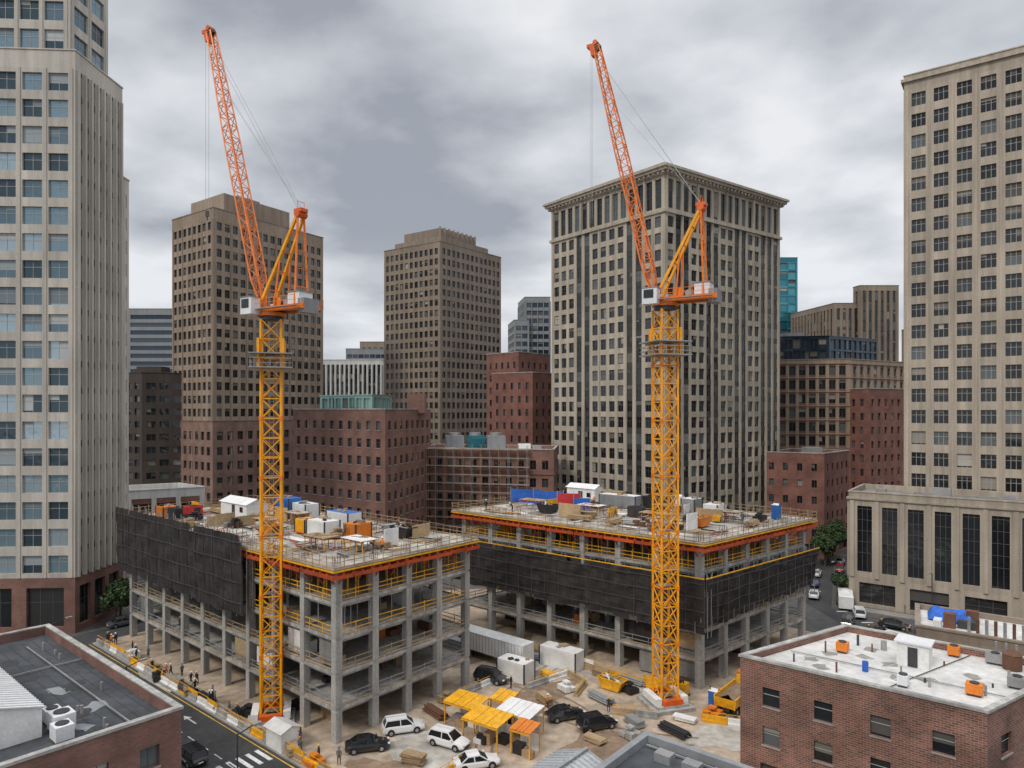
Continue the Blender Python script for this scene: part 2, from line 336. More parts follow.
for k in range(14):
    for o in(.6,1.8):
        a=p0+n_*o; c=p0+dd*27+n_*o; b.beam((a.x,a.y,2*k+1),(c.x,c.y,2*k+1),.09,STEEL)
    a=p0+n_*1.2; c=p0+dd*27+n_*1.2
    if k%2: b.beam((a.x,a.y,2*k+.85),(c.x,c.y,2*k+.85),1.,TIMB,h=.06)
b.done()
tower('brick_building',(2,205),(12,216),(-8,215),53.5,3.8,2.8,BRK,G_D,wf=.35,hf=.5)
tower('brick_building',(6,198),(12.5,206),(-6,206),47,3.8,2.8,BRK,G_D,wf=.35,hf=.5)
for X,Y,w,h,W in((-190,260,40,50,BEIGE3),(-130,250,34,38,BRK2),(60,300,40,40,BEIGE2),(100,340,50,36,BEIGE3),(170,260,40,70,BEIGE2),(20,380,60,34,GREYC),(-110,400,60,34,BEIGE3),(200,400,80,36,GREYC),(-240,380,80,34,BRK2),(-40,400,50,33,BRK2)):
    simple('office_block',X,X+w,Y,30,h,W,G_D,bw=3.4,mv=0,blind=None)
# ---------------------------------------------------------------- construction buildings
A=V((-.765,.644)); Bv=V((.644,.765))
def constr(name,N,Ad,Bd,LA,LB,na,nb,netf,ov=1.6):
    b=MB(name); N=V(N)
    def P(a,c,z=0.): q=N+Ad*a+Bd*c; return V((q.x,q.y,z))
    A3=V((Ad.x,Ad.y,0));B3=V((Bd.x,Bd.y,0))
    def bx(a0,a1,c0,c1,z0,z1,m,top=None): b.box(P(a0,c0,z0),A3*(a1-a0),B3*(c1-c0),(0,0,z1-z0),m,top)
    fh=3.8; zs=[fh*k for k in range(1,6)]
    for k,z in enumerate(zs[:-1]): bx(-.35,LA+.35,-.35,LB+.35,z-.38,z,CONC)
    bx(-.3,LA+.3,-.3,LB+.3,18.55,18.92,CONC)
    bx(-ov,LA+ov,-ov,LB+ov,18.93,19.06,PLY,DECK)
    cs=[(LA*i/na,LB*j/nb) for i in range(na+1) for j in range(nb+1)]
    for k in range(5):
        z0=zs[k-1]+.002 if k else 0; z1=zs[k]-.382 if k<4 else 18.548
        for a,c in cs:
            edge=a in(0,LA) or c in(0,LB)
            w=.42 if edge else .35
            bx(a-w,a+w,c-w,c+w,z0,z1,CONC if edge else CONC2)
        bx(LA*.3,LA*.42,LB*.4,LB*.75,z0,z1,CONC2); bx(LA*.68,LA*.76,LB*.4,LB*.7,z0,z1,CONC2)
        for t in range(24):
            a=U(1.2,LA-3);c=U(.8,LB-3)
            bx(a,a+U(.6,2.6),c,c+U(.4,1.6),z0,z0+U(.3,1.5),random.choice([PLY,STEEL,WHT,TIMB,BLK,ORG,CONC2,PLY,RUST]))
        for t in range(3):
            a=random.randint(0,na-1)*LA/na+.6
            if k<4 and R_()<.45: bx(a,a+U(2,4.4),.1,.14,z0+U(.2,1.),z1-.5,random.choice([CONC2,WHT,NET,PLY]))
    for z in zs[:-1]:
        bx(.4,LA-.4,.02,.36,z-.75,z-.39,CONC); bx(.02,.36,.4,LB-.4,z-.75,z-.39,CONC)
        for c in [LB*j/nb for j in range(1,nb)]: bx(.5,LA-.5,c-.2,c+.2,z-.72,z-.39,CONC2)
    def rails(z,off,col,sides='abcd',hh=1.15,sp=2.4,w=.07):
        segs={'a':((-off,-off),(LA+off,-off)),'b':((-off,-off),(-off,LB+off)),'c':((-off,LB+off),(LA+off,LB+off)),'d':((LA+off,-off),(LA+off,LB+off))}
        for s_ in sides:
            (a0,c0),(a1,c1)=segs[s_]; Lg=math.hypot(a1-a0,c1-c0); n=int(Lg/sp)
            for i in range(n+1):
                t=i/n; p=P(a0+(a1-a0)*t,c0+(c1-c0)*t,z); b.beam(p,p+V((U(-.05,.05),U(-.05,.05),hh+U(0,.3))),.08,col)
            for h in (.15,hh*.55,hh):
                m=PLY if (h==.15) else col
                # rails are short sections, slightly out of line with each other
                k=max(1,int(Lg/6))
                for i in range(k):
                    ta,tb=i/k,(i+1)/k; p=P(a0+(a1-a0)*ta,c0+(c1-c0)*ta,z+h+U(-.06,.06)); q=P(a0+(a1-a0)*tb,c0+(c1-c0)*tb,z+h+U(-.06,.06)); b.beam(p,q,.05,m,h=.16 if h==.15 else w)
    for k,z in enumerate(zs[:-1]): rails(z,.25,[STEEL,TIMB,YEL,YEL][k],sides='abcd',w=.09)
    rails(19.06,ov-.1,TIMB,hh=1.2,sp=1.3)
    n=int(LA/1.2)
    for i in range(n+1):
        a=LA*i/n
        for c0,c1 in((-ov,1.5),(LB-1.5,LB+ov)): b.beam(P(a,c0,18.38),P(a,c1,18.38),.22,RED,h=.34)
        if i%2==0: b.beam(P(a,-ov+.1,18.2),P(a,.0,16.7),.12,RED)
    n=int(LB/1.2)
    for i in range(n+1):
        c=LB*i/n
        for a0,a1 in((-ov,1.5),(LA-1.5,LA+ov)): b.beam(P(a0,c,18.38),P(a1,c,18.38),.22,RED,h=.34)
        if i%2==0: b.beam(P(-ov+.1,c,18.2),P(0,c,16.7),.12,RED)
    for s0,s1 in(((-ov,-ov),(LA+ov,-ov)),((-ov,-ov),(-ov,LB+ov)),((LA+ov,-ov),(LA+ov,LB+ov)),((-ov,LB+ov),(LA+ov,LB+ov))):
        b.beam(P(*s0,18.78),P(*s1,18.78),.12,YEL,h=.16)
        k=9
        for i in range(k): b.beam(lerp(P(*s0,18.12),P(*s1,18.12),i/k)+V((0,0,U(-.05,.05))),lerp(P(*s0,18.12),P(*s1,18.12),(i+.97)/k)+V((0,0,U(-.05,.05))),.18,RED,h=.4)
    for z0,z1,den in((15.2,18.5,1.4),(11.4,14.8,3.1)):
        for s_ in range(2):
            Lg=LA if s_==0 else LB; n=int(Lg/den)
            for i in range(n):
                t=Lg*(i+.5)/n+U(-.15,.15)
                for off in(.9,3.):
                    p=P(t,off,z0) if s_==0 else P(off,t,z0); b.cyl(p,(p.x,p.y,z1),.06,YEL if z0>15 else STEEL,n=5,cap=False)
    for a,c in cs:
        for da in(-.3,0,.3):
            for dc in(-.3,.3):
                p=P(a+da,c+dc,19.06); b.beam(p,p+V((U(-.05,.05),U(-.05,.05),U(.9,1.5))),.05,RUST)
    # wall formwork panels and shores standing on the deck
    for t in range(9):
        a=U(2,LA-5);c=U(2,LB-3); l=U(2,4.5); hh=U(1.2,2.4); m=random.choice([PLY,YEL,RED,WHT,PLY])
        if R_()<.5: bx(a,a+l,c,c+.14,19.2,19.2+hh,m); ends=[(a+l*q_,c,a+l*q_,c+1.3) for q_ in(.2,.8)]
        else: bx(a,a+.14,c,c+min(l,3),19.2,19.2+hh,m); ends=[(a,c+1*q_,a+1.3,c+1*q_) for q_ in(.4,2)]
        for e_ in ends: b.beam(P(e_[0],e_[1],19.2+hh*.8),P(e_[2],e_[3],19.2),.08,RED)
    for t in range(44):
        a=U(.5,LA-4);c=U(.5,LB-3); z=19.064+t*.0025
        bx(a,a+U(1.5,6),c,c+U(.8,3.),z,z+.002,random.choice([PLY,CONC2,CONC,DECK,WHT,TIMB,CONC,CONC2]))
    for t in range(130):
        a=U(0,LA-2);c=U(0,LB-2); th=random.choice([0,1.57])+U(-.3,.3); l=U(1,3.6)
        b.beam(P(a,c,19.25+U(0,.1)),P(a+math.cos(th)*l,c+math.sin(th)*l,19.25+U(0,.1)),U(.08,.35),random.choice([PLY,TIMB,RED,STEEL,YEL,RUST,BLK,WHT]),h=.1)
    for side,t0,t1,z0,z1,slope in netf:
        nx=int((t1-t0)/.6); nz=12; off=1.95
        def Pn(i,j):
            t=t0+(t1-t0)*i/nx; zz=z0+slope*(i/nx)*(1-j/nz)+(z1-z0)*j/nz
            bay=abs(math.sin(t*math.pi/2.4))
            w=.07*math.sin(i*2.1+j*.9)+.06*math.sin(i*.7+j*1.7)+bay*(.16+.18*math.sin(j/nz*math.pi*3+i*.1)**2)
            if j==0: zz+=.3*math.sin(i*.45)*math.sin(i*.21)
            o=off+w-.6*(1-j/nz)*(1.5 if slope else .4)
            return P(t,-o,zz) if side=='a' else P(-o,t,zz)
        for i in range(nx):
            for j in range(nz):
                if j in(0,11) and R_()<.06: continue
                b.poly((Pn(i,j),Pn(i+1,j),Pn(i+1,j+1),Pn(i,j+1)),NET)
        for j in (2,5,8,11):
            for i in range(0,nx,3):
                k=min(nx,i+3); p=Pn(i,j);q=Pn(k,j); nrm=(-B3 if side=='a' else -A3)*.3
                b.beam(p+nrm,q+nrm,.06,NETS)
        n=int((t1-t0)/2.4)
        for i in range(n+1):
            t=t0+(t1-t0)*i/n
            for o in (off-.6,off-1.4):
                p=P(t,-o,z0-.5) if side=='a' else P(-o,t,z0-.5); b.cyl(p,(p.x,p.y,z1+.5),.055,STEEL,n=5,cap=False)
            p=P(t,-off-.12,z0+.5) if side=='a' else P(-off-.12,t,z0+.5); b.beam(p,(p.x,p.y,z1+.1),.07,NETS)
        if z1<16: b.beam(P(t0,-off-.1,z1+.1) if side=='a' else P(-off-.1,t0,z1+.1),P(t1,-off-.1,z1+.1) if side=='a' else P(-off-.1,t1,z1+.1),.12,YEL)
    b.done()
    return P
P1=constr('construction_building',(-19,74),A,Bv,54,20,9,4,[('a',16.5,55.5,10.8,20.7,0)],1.3)
B2v=V((.76,.65))
P2=constr('construction_building',(24.3,88.4),A,B2v,42,27.3,7,5,[('a',-1.9,43.5,7.6,14.6,0),('b',-1.9,28.5,8.,14.6,1.2)],1.6)
# ---------------------------------------------------------------- cranes
def crane(x,y,zt,reach,tipz,rot,apx):
    b=MB('tower_crane'); h=1.1
    cr,sr=math.cos(rot),math.sin(rot)
    def c(i,z):
        u,v=[(-h,-h),(h,-h),(h,h),(-h,h)][i%4]; return V((x+u*cr-v*sr,y+u*sr+v*cr,z))
    z0=1.0; n=round((zt-z0)/2.3); s=(zt-z0)/n
    for i in range(4): b.beam(c(i,z0),c(i,zt),.23,CRY)
    for k in range(n):
        za=z0+k*s; zb=za+s
        for i in range(4):
            b.beam(c(i,za),c(i+1,za),.12,CRY)
            b.beam(c(i,za),c(i+1,zb),.1,CRY); b.beam(c(i+1,za),c(i,zb),.1,CRY)
        if k%3==0:
            for i in range(4): b.beam(c(i,za-.25),c(i,za+.25),.32,CRO)
    for o in(-.25,.25): b.beam((x+o,y,z0),(x+o,y,zt),.05,STEEL)
    z=z0
    while z<zt: b.beam((x-.25,y,z),(x+.25,y,z),.04,STEEL); z+=.6
    for k in range(0,n,3): b.cb(x,y+.5,z0+k*s,1.9,1.,.05,STEEL,rot=rot)
    b.cb(x,y,0,5.2,5.2,.45,CONC,rot=rot); b.cb(x,y,.45,4.2,4.2,.3,CONC,rot=rot)
    for sx in(-1,1):
        b.cb(x+sx*1.75*cr,y+sx*1.75*sr,.76,.8,3.4,.8,WHT,rot=rot)
        b.cb(x-sx*1.75*sr,y+sx*1.75*cr,.76,2.5,.6,.6,CRR,rot=rot)
    zc=zt-5.6
    for zz in(zc,zc+1.6): b.cb(x,y,zz,4.7,4.7,.12,STEEL,rot=rot)
    for i in range(4):
        def cc(i,z,h2=2.3):
            u,v=[(-h2,-h2),(h2,-h2),(h2,h2),(-h2,h2)][i%4]; return V((x+u*cr-v*sr,y+u*sr+v*cr,z))
        for hz in(.55,1.1): b.beam(cc(i,zc+hz),cc(i+1,zc+hz),.06,STEEL)
        for t in range(5): p=lerp(cc(i,zc),cc(i+1,zc),t/4); b.beam(p,p+V((0,0,1.1)),.06,STEEL)
        b.beam(cc(i,zc,1.35),cc(i,zc+3.4,1.35),.28,CRY)
    b.cyl((x,y,zt),(x,y,zt+.4),1.35,DSTEEL,n=20); b.cyl((x,y,zt+.4),(x,y,zt+.8),1.6,CRO,n=20)
    f=V((-.86,.5,0)).normalized(); s_=V((-f.y,f.x,0)); O=V((x,y,zt+.8))
    def T(a,w,z): return O+f*a+s_*w+V((0,0,z))
    b.box(T(1.5,-1.3,0),f*-8.0,s_*.25,(0,0,.6),CRO); b.box(T(1.5,1.05,0),f*-8.0,s_*.25,(0,0,.6),CRO)
    b.box(T(1.4,-1.04,.3),f*-7.8,s_*2.08,(0,0,.12),STEEL)
    for w in(-1.8,1.8):
        b.box(T(.5,w-.35,.25),f*-6.6,s_*.7,(0,0,.06),STEEL)
        for hz in(.6,1.1): b.beam(T(.5,w*1.18,hz+.3),T(-6.1,w*1.18,hz+.3),.05,CRO)
        for i in range(7): b.beam(T(.5-i*1.1,w*1.18,.3),T(.5-i*1.1,w*1.18,1.4),.05,CRO)
    b.box(T(-3.8,-1.0,.62),f*-1.8,s_*2.,(0,0,1.35),CABW); b.box(T(-3.7,-1.1,1.98),f*-2.,s_*2.2,(0,0,.1),GREYC)
    for k in range(2): b.box(T(-4.1-k*.75,-1.03,.9),f*-.5,s_*.03,(0,0,.7),DSTEEL)
    for k in range(3): b.box(T(-5.5-k*.34,-1.1,-.4),f*-.3,s_*2.2,(0,0,1.6),CONC if k%2 else GREYC)
    b.cyl(T(-1.9,-.7,1.),T(-1.9,.7,1.),.45,DSTEEL,n=16); b.cyl(T(-3.,-.6,.95),T(-3.,.6,.95),.4,STEEL,n=16)
    for w in(-.85,.85): b.cyl(T(-1.9,w,1.),T(-1.9,w*.9,1.),.62,CRO,n=16)
    b.box(T(-2.6,-1.3,.5),f*-.9,s_*-.5,(0,0,1.),DSTEEL)
    cb=T(2.0,1.4,-.3)
    b.box(cb,f*-1.8,s_*1.3,(0,0,1.9),CABW)
    b.box(cb+f*.02+s_*.12+V((0,0,.6)),f*.03,s_*1.06,(0,0,1.1),CARG_)
    b.box(cb+s_*1.32-f*.2+V((0,0,.7)),f*-1.2,s_*.03,(0,0,1.),CARG_)
    b.box(cb+f*.1-s_*.08+V((0,0,1.9)),f*-2.,s_*1.46,(0,0,.1),GREYC)
    b.box(T(1.8,-1.32,-.2),f*-1.5,s_*-1.,(0,0,1.6),CABW); b.box(T(1.84,-1.45,.2),f*.03,s_*-.75,(0,0,.9),CARG_)
    b.box(T(1.6,-2.33,.3),f*-1.1,s_*-.03,(0,0,.9),BLK)
    ap=T(-apx[0],0,apx[1])
    for w in(-1,1):
        a_=ap+s_*w*.45
        b.beam(T(.9,w*1.0,.6),a_,.3,CRY); b.beam(T(-4.9,w*1.0,.6),a_,.2,CRO)
        b.beam(T(-1.6,w*1.0,.6),lerp(T(.9,w*1.0,.6),a_,.55),.16,CRO)
    for t in(.2,.4,.6,.8):
        b.beam(lerp(T(.9,-1.,.6),ap-s_*.45,t),lerp(T(.9,1.,.6),ap+s_*.45,t),.13,CRO); b.beam(lerp(T(-4.9,-1.,.6),ap-s_*.45,t),lerp(T(-4.9,1.,.6),ap+s_*.45,t),.1,CRO)
    b.cyl(ap-s_*.65,ap+s_*.65,.42,CRR,n=14); b.cb(ap.x,ap.y,ap.z+.2,1.2,1.,.4,CRR,dx=(f.x,f.y))
    for w in(-.5,.5): b.beam(ap+s_*w+V((0,0,.6)),ap+s_*w+V((0,0,1.4)),.05,CRO)
    b.beam(ap-s_*.5+V((0,0,1.4)),ap+s_*.5+V((0,0,1.4)),.05,CRO)
    ft=T(1.3,0,1.0); tip=O+f*reach; tip.z=tipz
    ax=(tip-ft).normalized(); J=(tip-ft).length; up=s_.cross(ax)
    if up.dot(f)>0: up=-up
    n=22
    def hw(t): return .4+.6*min(1,t/.1) if t<.1 else (1. if t<.6 else 1.-.4*(t-.6)/.4)
    def jc(i,k):
        t=k/n; w=hw(t)*.66; hh=hw(t)*.62; u,v=[(-w,-hh),(w,-hh),(w,hh),(-w,hh)][i%4]
        if t==0: v=v*.1
        return ft+ax*(J*t)+s_*u+up*v
    for k in range(n):
        for i in range(4):
            b.beam(jc(i,k),jc(i,k+1),.14,CRO); b.beam(jc(i,k+1),jc(i+1,k+1),.07,CRO)
            b.beam(jc(i,k),jc(i+1,k+1),.07,CRO) if (k%2) else b.beam(jc(i+1,k),jc(i,k+1),.07,CRO)
    for w in(-1,1): b.cyl(tip+s_*w*.35,tip+s_*w*.15,.5,DSTEEL,n=14)
    b.box(tip-s_*.45-ax*1.2+f*.2,ax*1.6,s_*.9,f*.7,CRR); b.cyl(tip-s_*.45+ax*.5,tip+s_*.45+ax*.5,.32,CRR)
    hd=tip+ax*.3
    b.beam(hd+f*.8-up*.2-s_*.4,hd+f*.8-up*.2+s_*.4,.4,CRR)
    for w in(-.35,.35):
        b.beam(ap+s_*w+V((0,0,.4)),tip+s_*w-ax*2,.035,STEEL)
        b.beam(ap+s_*w*.4+V((0,0,.6)),tip+s_*w*.3-ax*7,.03,STEEL)
    hk=tip+f*.75; L_=22
    for w in(-.22,.22): b.beam(hk+s_*w,hk+s_*w-V((0,0,L_)),.03,STEEL)
    b.cb(hk.x,hk.y,hk.z-L_-.7,.4,.22,.7,DSTEEL); b.cyl(hk-V((0,0,L_+.7)),hk-V((0,0,L_+1.2)),.07,DSTEEL,n=6)
    b.done()
crane(-27.9,79.2,46.4,10.9,82.8,.28,(4.8,10.8))
crane(18.7,83.3,48.2,9.0,82.7,.28,(4.4,11.0))
# ---------------------------------------------------------------- ground
b=MB('ground'); b.poly(((-2500,-400,0),(2500,-400,0),(2500,3500,0),(-2500,3500,0)),GRND); b.done()
NB=-Bv
N1=V((-19,74))
def G1(a,c): q=N1+A*a+NB*c; return (q.x,q.y)
def sheet(name,pts,z,m):
    b=MB(name); b.poly([(p[0],p[1],z) for p in pts],m); return b.done()
sheet('road',[G1(-60,5.6),G1(-60,14),G1(61,14),G1(61,5.6)][::-1],.004,ASPH)
sheet('road',[G1(55.5,5.7),G1(61.3,5.7),G1(61.3,-80),G1(55.5,-80)],.008,ASPH)
sheet('site_ground',[G1(-40,4.9),(24,40),(30,62),(31,77),(52,97),(56,104),(14,142),G1(55.,-26),G1(55.,4.9)],.012,SITE)
def blob(name,x,y,rx,ry,z,m,ang=0):
    pts=[]
    k=22
    for i in range(k):
        t=i*6.2832/k; r=1+.18*math.sin(3*t+x)+.1*math.sin(7*t+y); u=math.cos(t)*rx*r; v=math.sin(t)*ry*r
        pts.append((x+u*math.cos(ang)-v*math.sin(ang),y+u*math.sin(ang)+v*math.cos(ang)))
    sheet(name,pts,z,m)
aA=math.atan2(.644,-.765); aB=math.atan2(.765,.644)
for i,(x,y,rx,ry,m,a) in enumerate(((2,84,9,3,SITE3,aB),(-9,72,6,3,SITE2,aA),(10,72,6,4,SITE3,0.3),(-3,103,8,3,SITE3,aB),(14,91,7,2,SITE2,aA),(-48,92.5,9,1.5,SITE2,aA),(-12,67,5,2.5,SITE3,aA),(23,75,4,3,SITE2,0),(6,95,5,2.5,SITE2,aA))):
    blob('dirt_patch' if m is SITE3 else 'concrete_slab',x,y,rx,ry,.016+i*.003,m,a)
b=MB('tyre_tracks')
zz=.046
for x0,y0,x1,y1,cv in((-3,70,6,96,3),(12,70,-2,92,-3),(20,74,2,84,2)):
    for o in(-.9,.9):
        pr=None; zz+=.0015
        for k in range(25):
            t=k/24; dx,dy=x1-x0,y1-y0; l=math.hypot(dx,dy); nx,ny=-dy/l,dx/l; w=cv*math.sin(t*3.14)+o
            p=(x0+dx*t+nx*w,y0+dy*t+ny*w)
            if pr: b.poly([(pr[0]-nx*.16,pr[1]-ny*.16,zz),(p[0]-nx*.16,p[1]-ny*.16,zz),(p[0]+nx*.16,p[1]+ny*.16,zz),(pr[0]+nx*.16,pr[1]+ny*.16,zz)][::-1],SITE3)
            pr=p
b.done()
sheet('road',[(33,77),(46,72),(62,92),(60,118),(58,124),(95,200),(75,205),(54,140),(56,104)],.008,ASPH)
sheet('road',[(56,110),(110,72),(104,64),(50,100)],.016,ASPH)
b=MB('pavement')
q=[G1(-60,14),G1(-60,19.6),G1(60,19.6),G1(60,14)][::-1]; b.prism(q,0,.13,PAVE)
q=[G1(-60,5.0),G1(-60,5.6),G1(55,5.6),G1(55,5.0)][::-1]; b.prism(q,0,.14,PAVE)
b.done()
b=MB('pavement'); b.prism([(59.5,124.2),(107,88.5),(109,91),(61.2,126.)],0,.13,PAVE); b.done()
b=MB('road_markings')
def strip(p,q,w,m,z=.016):
    p=V(p);q=V(q);d_=(q-p).normalized(); n=V((-d_.y,d_.x))*w/2; b.poly([(*(p-n),z),(*(q-n),z),(*(q+n),z),(*(p+n),z)],m)
for i in range(-20,20): strip(G1(i*3,9.8),G1(i*3+1.6,9.8),.14,LINEW)
strip(G1(-60,6.0),G1(55,6.0),.13,LINEY); strip(G1(-60,13.6),G1(60,13.6),.13,LINEW)
strip(G1(-8,6.4),G1(-8,9.6),.4,LINEW)
for k in range(7): strip(G1(2,6.6+k*1.05),G1(5,6.6+k*1.05),.45,LINEW)
def arrow(a,c):
    strip(G1(a,c),G1(a+2,c),.2,LINEW); pts=[G1(a+2,c-.45),G1(a+3.1,c),G1(a+2,c+.45)]; b.poly([(*p,.016) for p in pts][::-1],LINEW)
arrow(-4,7.8); arrow(-4,11.7); arrow(16,7.8); arrow(10,11.7)
for t in range(9): strip((58+t*.6,122-t*3.2),(60+t*.6,122-t*3.2),.4,LINEW,.022)
b.done()
# ---------------------------------------------------------------- fences/barriers
def fence(p,q,col=YEL,h=1.9,jersey=True,panel=None,sp=2.5):
    b=MB('site_fence'); p=V(p);q=V(q);d_=q-p; Lg=d_.length; d_.normalize(); n=max(1,int(Lg/sp)); n2=V((-d_.y,d_.x))
    for i in range(n):
        a=p+d_*(Lg*i/n); c=p+d_*(Lg*(i+1)/n-.08)
        j=U(-.1,.1); a=a+n2*j; c=c+n2*j*.5
        if jersey:
            k=random.choice([WHT,CONC,YEL,CONC,YEL,PLY])
            e=V((d_.x,d_.y,0))*(c-a).length; nn_=V((n2.x,n2.y,0))
            b.box((a.x-n2.x*.3,a.y-n2.y*.3,.0),e,nn_*.6,(0,0,.3),k); b.box((a.x-n2.x*.14,a.y-n2.y*.14,.3),e,nn_*.28,(0,0,.5),k)
        b.beam((a.x,a.y,0),(a.x,a.y,h),.07,col)
        b.beam((a.x,a.y,h),(c.x,c.y,h),.05,col); b.beam((a.x,a.y,h*.62),(c.x,c.y,h*.62),.05,col)
        if panel and R_()<.5:
            b.box((a.x,a.y,.9),V((d_.x,d_.y,0))*(c-a).length,V((n2.x,n2.y,0))*.04,(0,0,h-.95),random.choice(panel))
    b.done()
fence(G1(-14,5.0),G1(54.5,5.0),h=1.3,panel=[YEL,TIMB,PLY])
fence(G1(-14,5.0),G1(-14,-6),h=1.2)
q=lambda a,c:(P2(a,c).x,P2(a,c).y)
fence(q(0,-4.2),q(44,-4.2),col=YEL,h=1.5,panel=[WHT,TIMB,YEL,WHT])
fence(q(-4,-4.2),q(-4,32),col=YEL,h=1.5,panel=[WHT,YEL,WHT])
fence((2,88),(7.5,92.5),h=1.1); fence((7.5,92.5),(9.5,89),h=1.1); fence((9.5,89),(8,85.5),h=1.1)
fence((12,81),(17,79.5),h=1.1); fence((22,79),(30,76),h=1.2,panel=[ORG,YEL])
fence((-6,86),(2,95),h=1.1)
# ---------------------------------------------------------------- vehicles
def car(x,y,ang,paint,kind='sedan'):
    b=MB('parked_car')
    L2=2.35; suv=kind=='suv'; rz=1.68 if suv else 1.45; bz=1.02 if suv else .92
    st=[(-L2,.72,.45,.78),(-L2+.12,.84,.3,bz-.04),(-1.7,.91,.25,bz+.02),(-.6,.93,.22,bz),(.7,.93,.22,bz-.02),(1.3,.92,.24,bz-.07),(1.95,.87,.27,bz-.2),(2.25,.8,.33,.66),(L2,.68,.42,.58)]
    def ring(s_):
        X,w,zb,zt=s_; return [(X,-w*.9,zb),(X,-w,zb+.18),(X,-w,zt-.16),(X,-w*.93,zt),(X,0,zt+.03),(X,w*.93,zt),(X,w,zt-.16),(X,w,zb+.18),(X,w*.9,zb)]
    rs=[ring(s_) for s_ in st]
    for i in range(len(rs)-1):
        for j in range(9):
            k=(j+1)%9; b.poly((rs[i][j],rs[i][k],rs[i+1][k],rs[i+1][j]),BLK if j==8 else paint)
    b.poly(rs[0],paint); b.poly(rs[-1][::-1],paint)
    r0,r1,f1,f0=((-2.15,-1.85,.35,1.15) if suv else (-1.75,-1.0,.2,1.1))
    wb,wt=.85,.66
    Bq=[(r0,-wb,bz),(f0,-wb,bz-.03),(f0,wb,bz-.03),(r0,wb,bz)]; Tq=[(r1,-wt,rz-.05),(f1,-wt,rz-.02),(f1,wt,rz-.02),(r1,wt,rz-.05)]
    for i in range(4):
        j=(i+1)%4; b.poly((Bq[i],Bq[j],Tq[j],Tq[i]),CARG_)
        b.beam(Bq[i],Tq[i],.09,paint)
    b.poly([(r1,-wt,rz-.05),(f1,-wt,rz-.02),(f1,0,rz+.04),(r1,0,rz+.02)],paint); b.poly([(r1,0,rz+.02),(f1,0,rz+.04),(f1,wt,rz-.02),(r1,wt,rz-.05)],paint)
    for i in range(4): b.beam(Tq[i],Tq[(i+1)%4],.1,paint)
    for sg in(-1,1):
        b.beam((-.35,sg*wb,bz),(-.4,sg*wt,rz-.03),.09,paint)
        b.cb(.95,sg*.98,bz+.02,.18,.2,.14,paint)
        b.cb(2.2,sg*.55,.62,.22,.34,.12,LAMPW); b.cb(-2.27,sg*.6,.7,.12,.36,.16,LAMPR)
        for wx in(-1.42,1.42):
            b.cyl((wx,sg*.72,.33),(wx,sg*.945,.33),.34,RUB,n=18); b.cyl((wx,sg*.94,.33),(wx,sg*.955,.33),.2,STEEL,n=10)
            b.cyl((wx,sg*.70,.36),(wx,sg*.938,.36),.40,BLK,n=18)
    b.cb(2.33,0,.36,.05,1.,.2,BLK); b.cb(-2.34,0,.5,.04,.5,.14,WHT)
    return b.done((x,y,.045),ang)
def truck(x,y,ang,bed=YEL,cab=YEL,name='dump_truck'):
    b=MB(name)
    b.cb(0,0,.6,7.6,.9,.3,DSTEEL)
    pr=[(2.4,.75),(4.1,.75),(4.1,1.7),(3.75,2.75),(2.4,2.8)]
    for sg in(-1.2,1.2): b.poly([(p[0],sg,p[1]) for p in (pr if sg<0 else pr[::-1])],cab)
    for i in range(5):
        a=pr[i];c=pr[(i+1)%5]; b.poly(((a[0],-1.2,a[1]),(a[0],1.2,a[1]),(c[0],1.2,c[1]),(c[0],-1.2,c[1])),CARG_ if i==2 else cab)
    for sg in(-1,1): b.box((2.75,sg*1.2 if sg>0 else -1.22,1.75),(1,0,0),(0,.02,0),(0,0,.75),CARG_); b.cb(4.1,sg*.9,.95,.06,.35,.2,LAMPW); b.beam((3.9,sg*1.35,1.7),(3.9,sg*1.35,2.3),.14,BLK)
    b.cb(4.12,0,.55,.1,2.3,.3,BLK)
    for sg in(-1,1): b.poly([(-3.9,sg*1.1,1.05),(2.1,sg*1.1,1.05),(2.2,sg*1.25,2.2),(-4.1,sg*1.25,2.2)],bed)
    b.poly([(2.1,-1.1,1.05),(2.1,1.1,1.05),(2.2,1.25,2.2),(2.2,-1.25,2.2)],bed); b.poly([(-3.9,-1.1,1.05),(-3.9,1.1,1.05),(-4.1,1.25,2.2),(-4.1,-1.25,2.2)],bed)
    b.poly([(-3.9,-1.1,1.06),(2.1,-1.1,1.06),(2.1,1.1,1.06),(-3.9,1.1,1.06)],DSTEEL)
    for xx in(-4,-2.5,-1,.5,2.1):
        for sg in(-1,1): b.beam((xx,sg*1.16,1.05),(xx,sg*1.3,2.25),.12,bed)
    for sg in(-1,1): b.beam((-4.1,sg*1.27,2.25),(2.2,sg*1.27,2.25),.14,bed)
    b.poly([(-4.05,-1.2,1.9),(2.1,-1.2,1.9),(1.,0,2.35),(-3,0,2.3)],SITE3); b.poly([(2.1,1.2,1.9),(-4.05,1.2,1.9),(-3,0,2.3),(1.,0,2.35)],SITE3)
    for xx in(-3.1,-1.9,3.2):
        for sg in(-1,1): b.cyl((xx,sg*.75,.5),(xx,sg*1.15,.5),.5,RUB,n=16); b.cyl((xx,sg*1.14,.5),(xx,sg*1.17,.5),.24,STEEL,n=8)
    b.done((x,y,.045),ang)
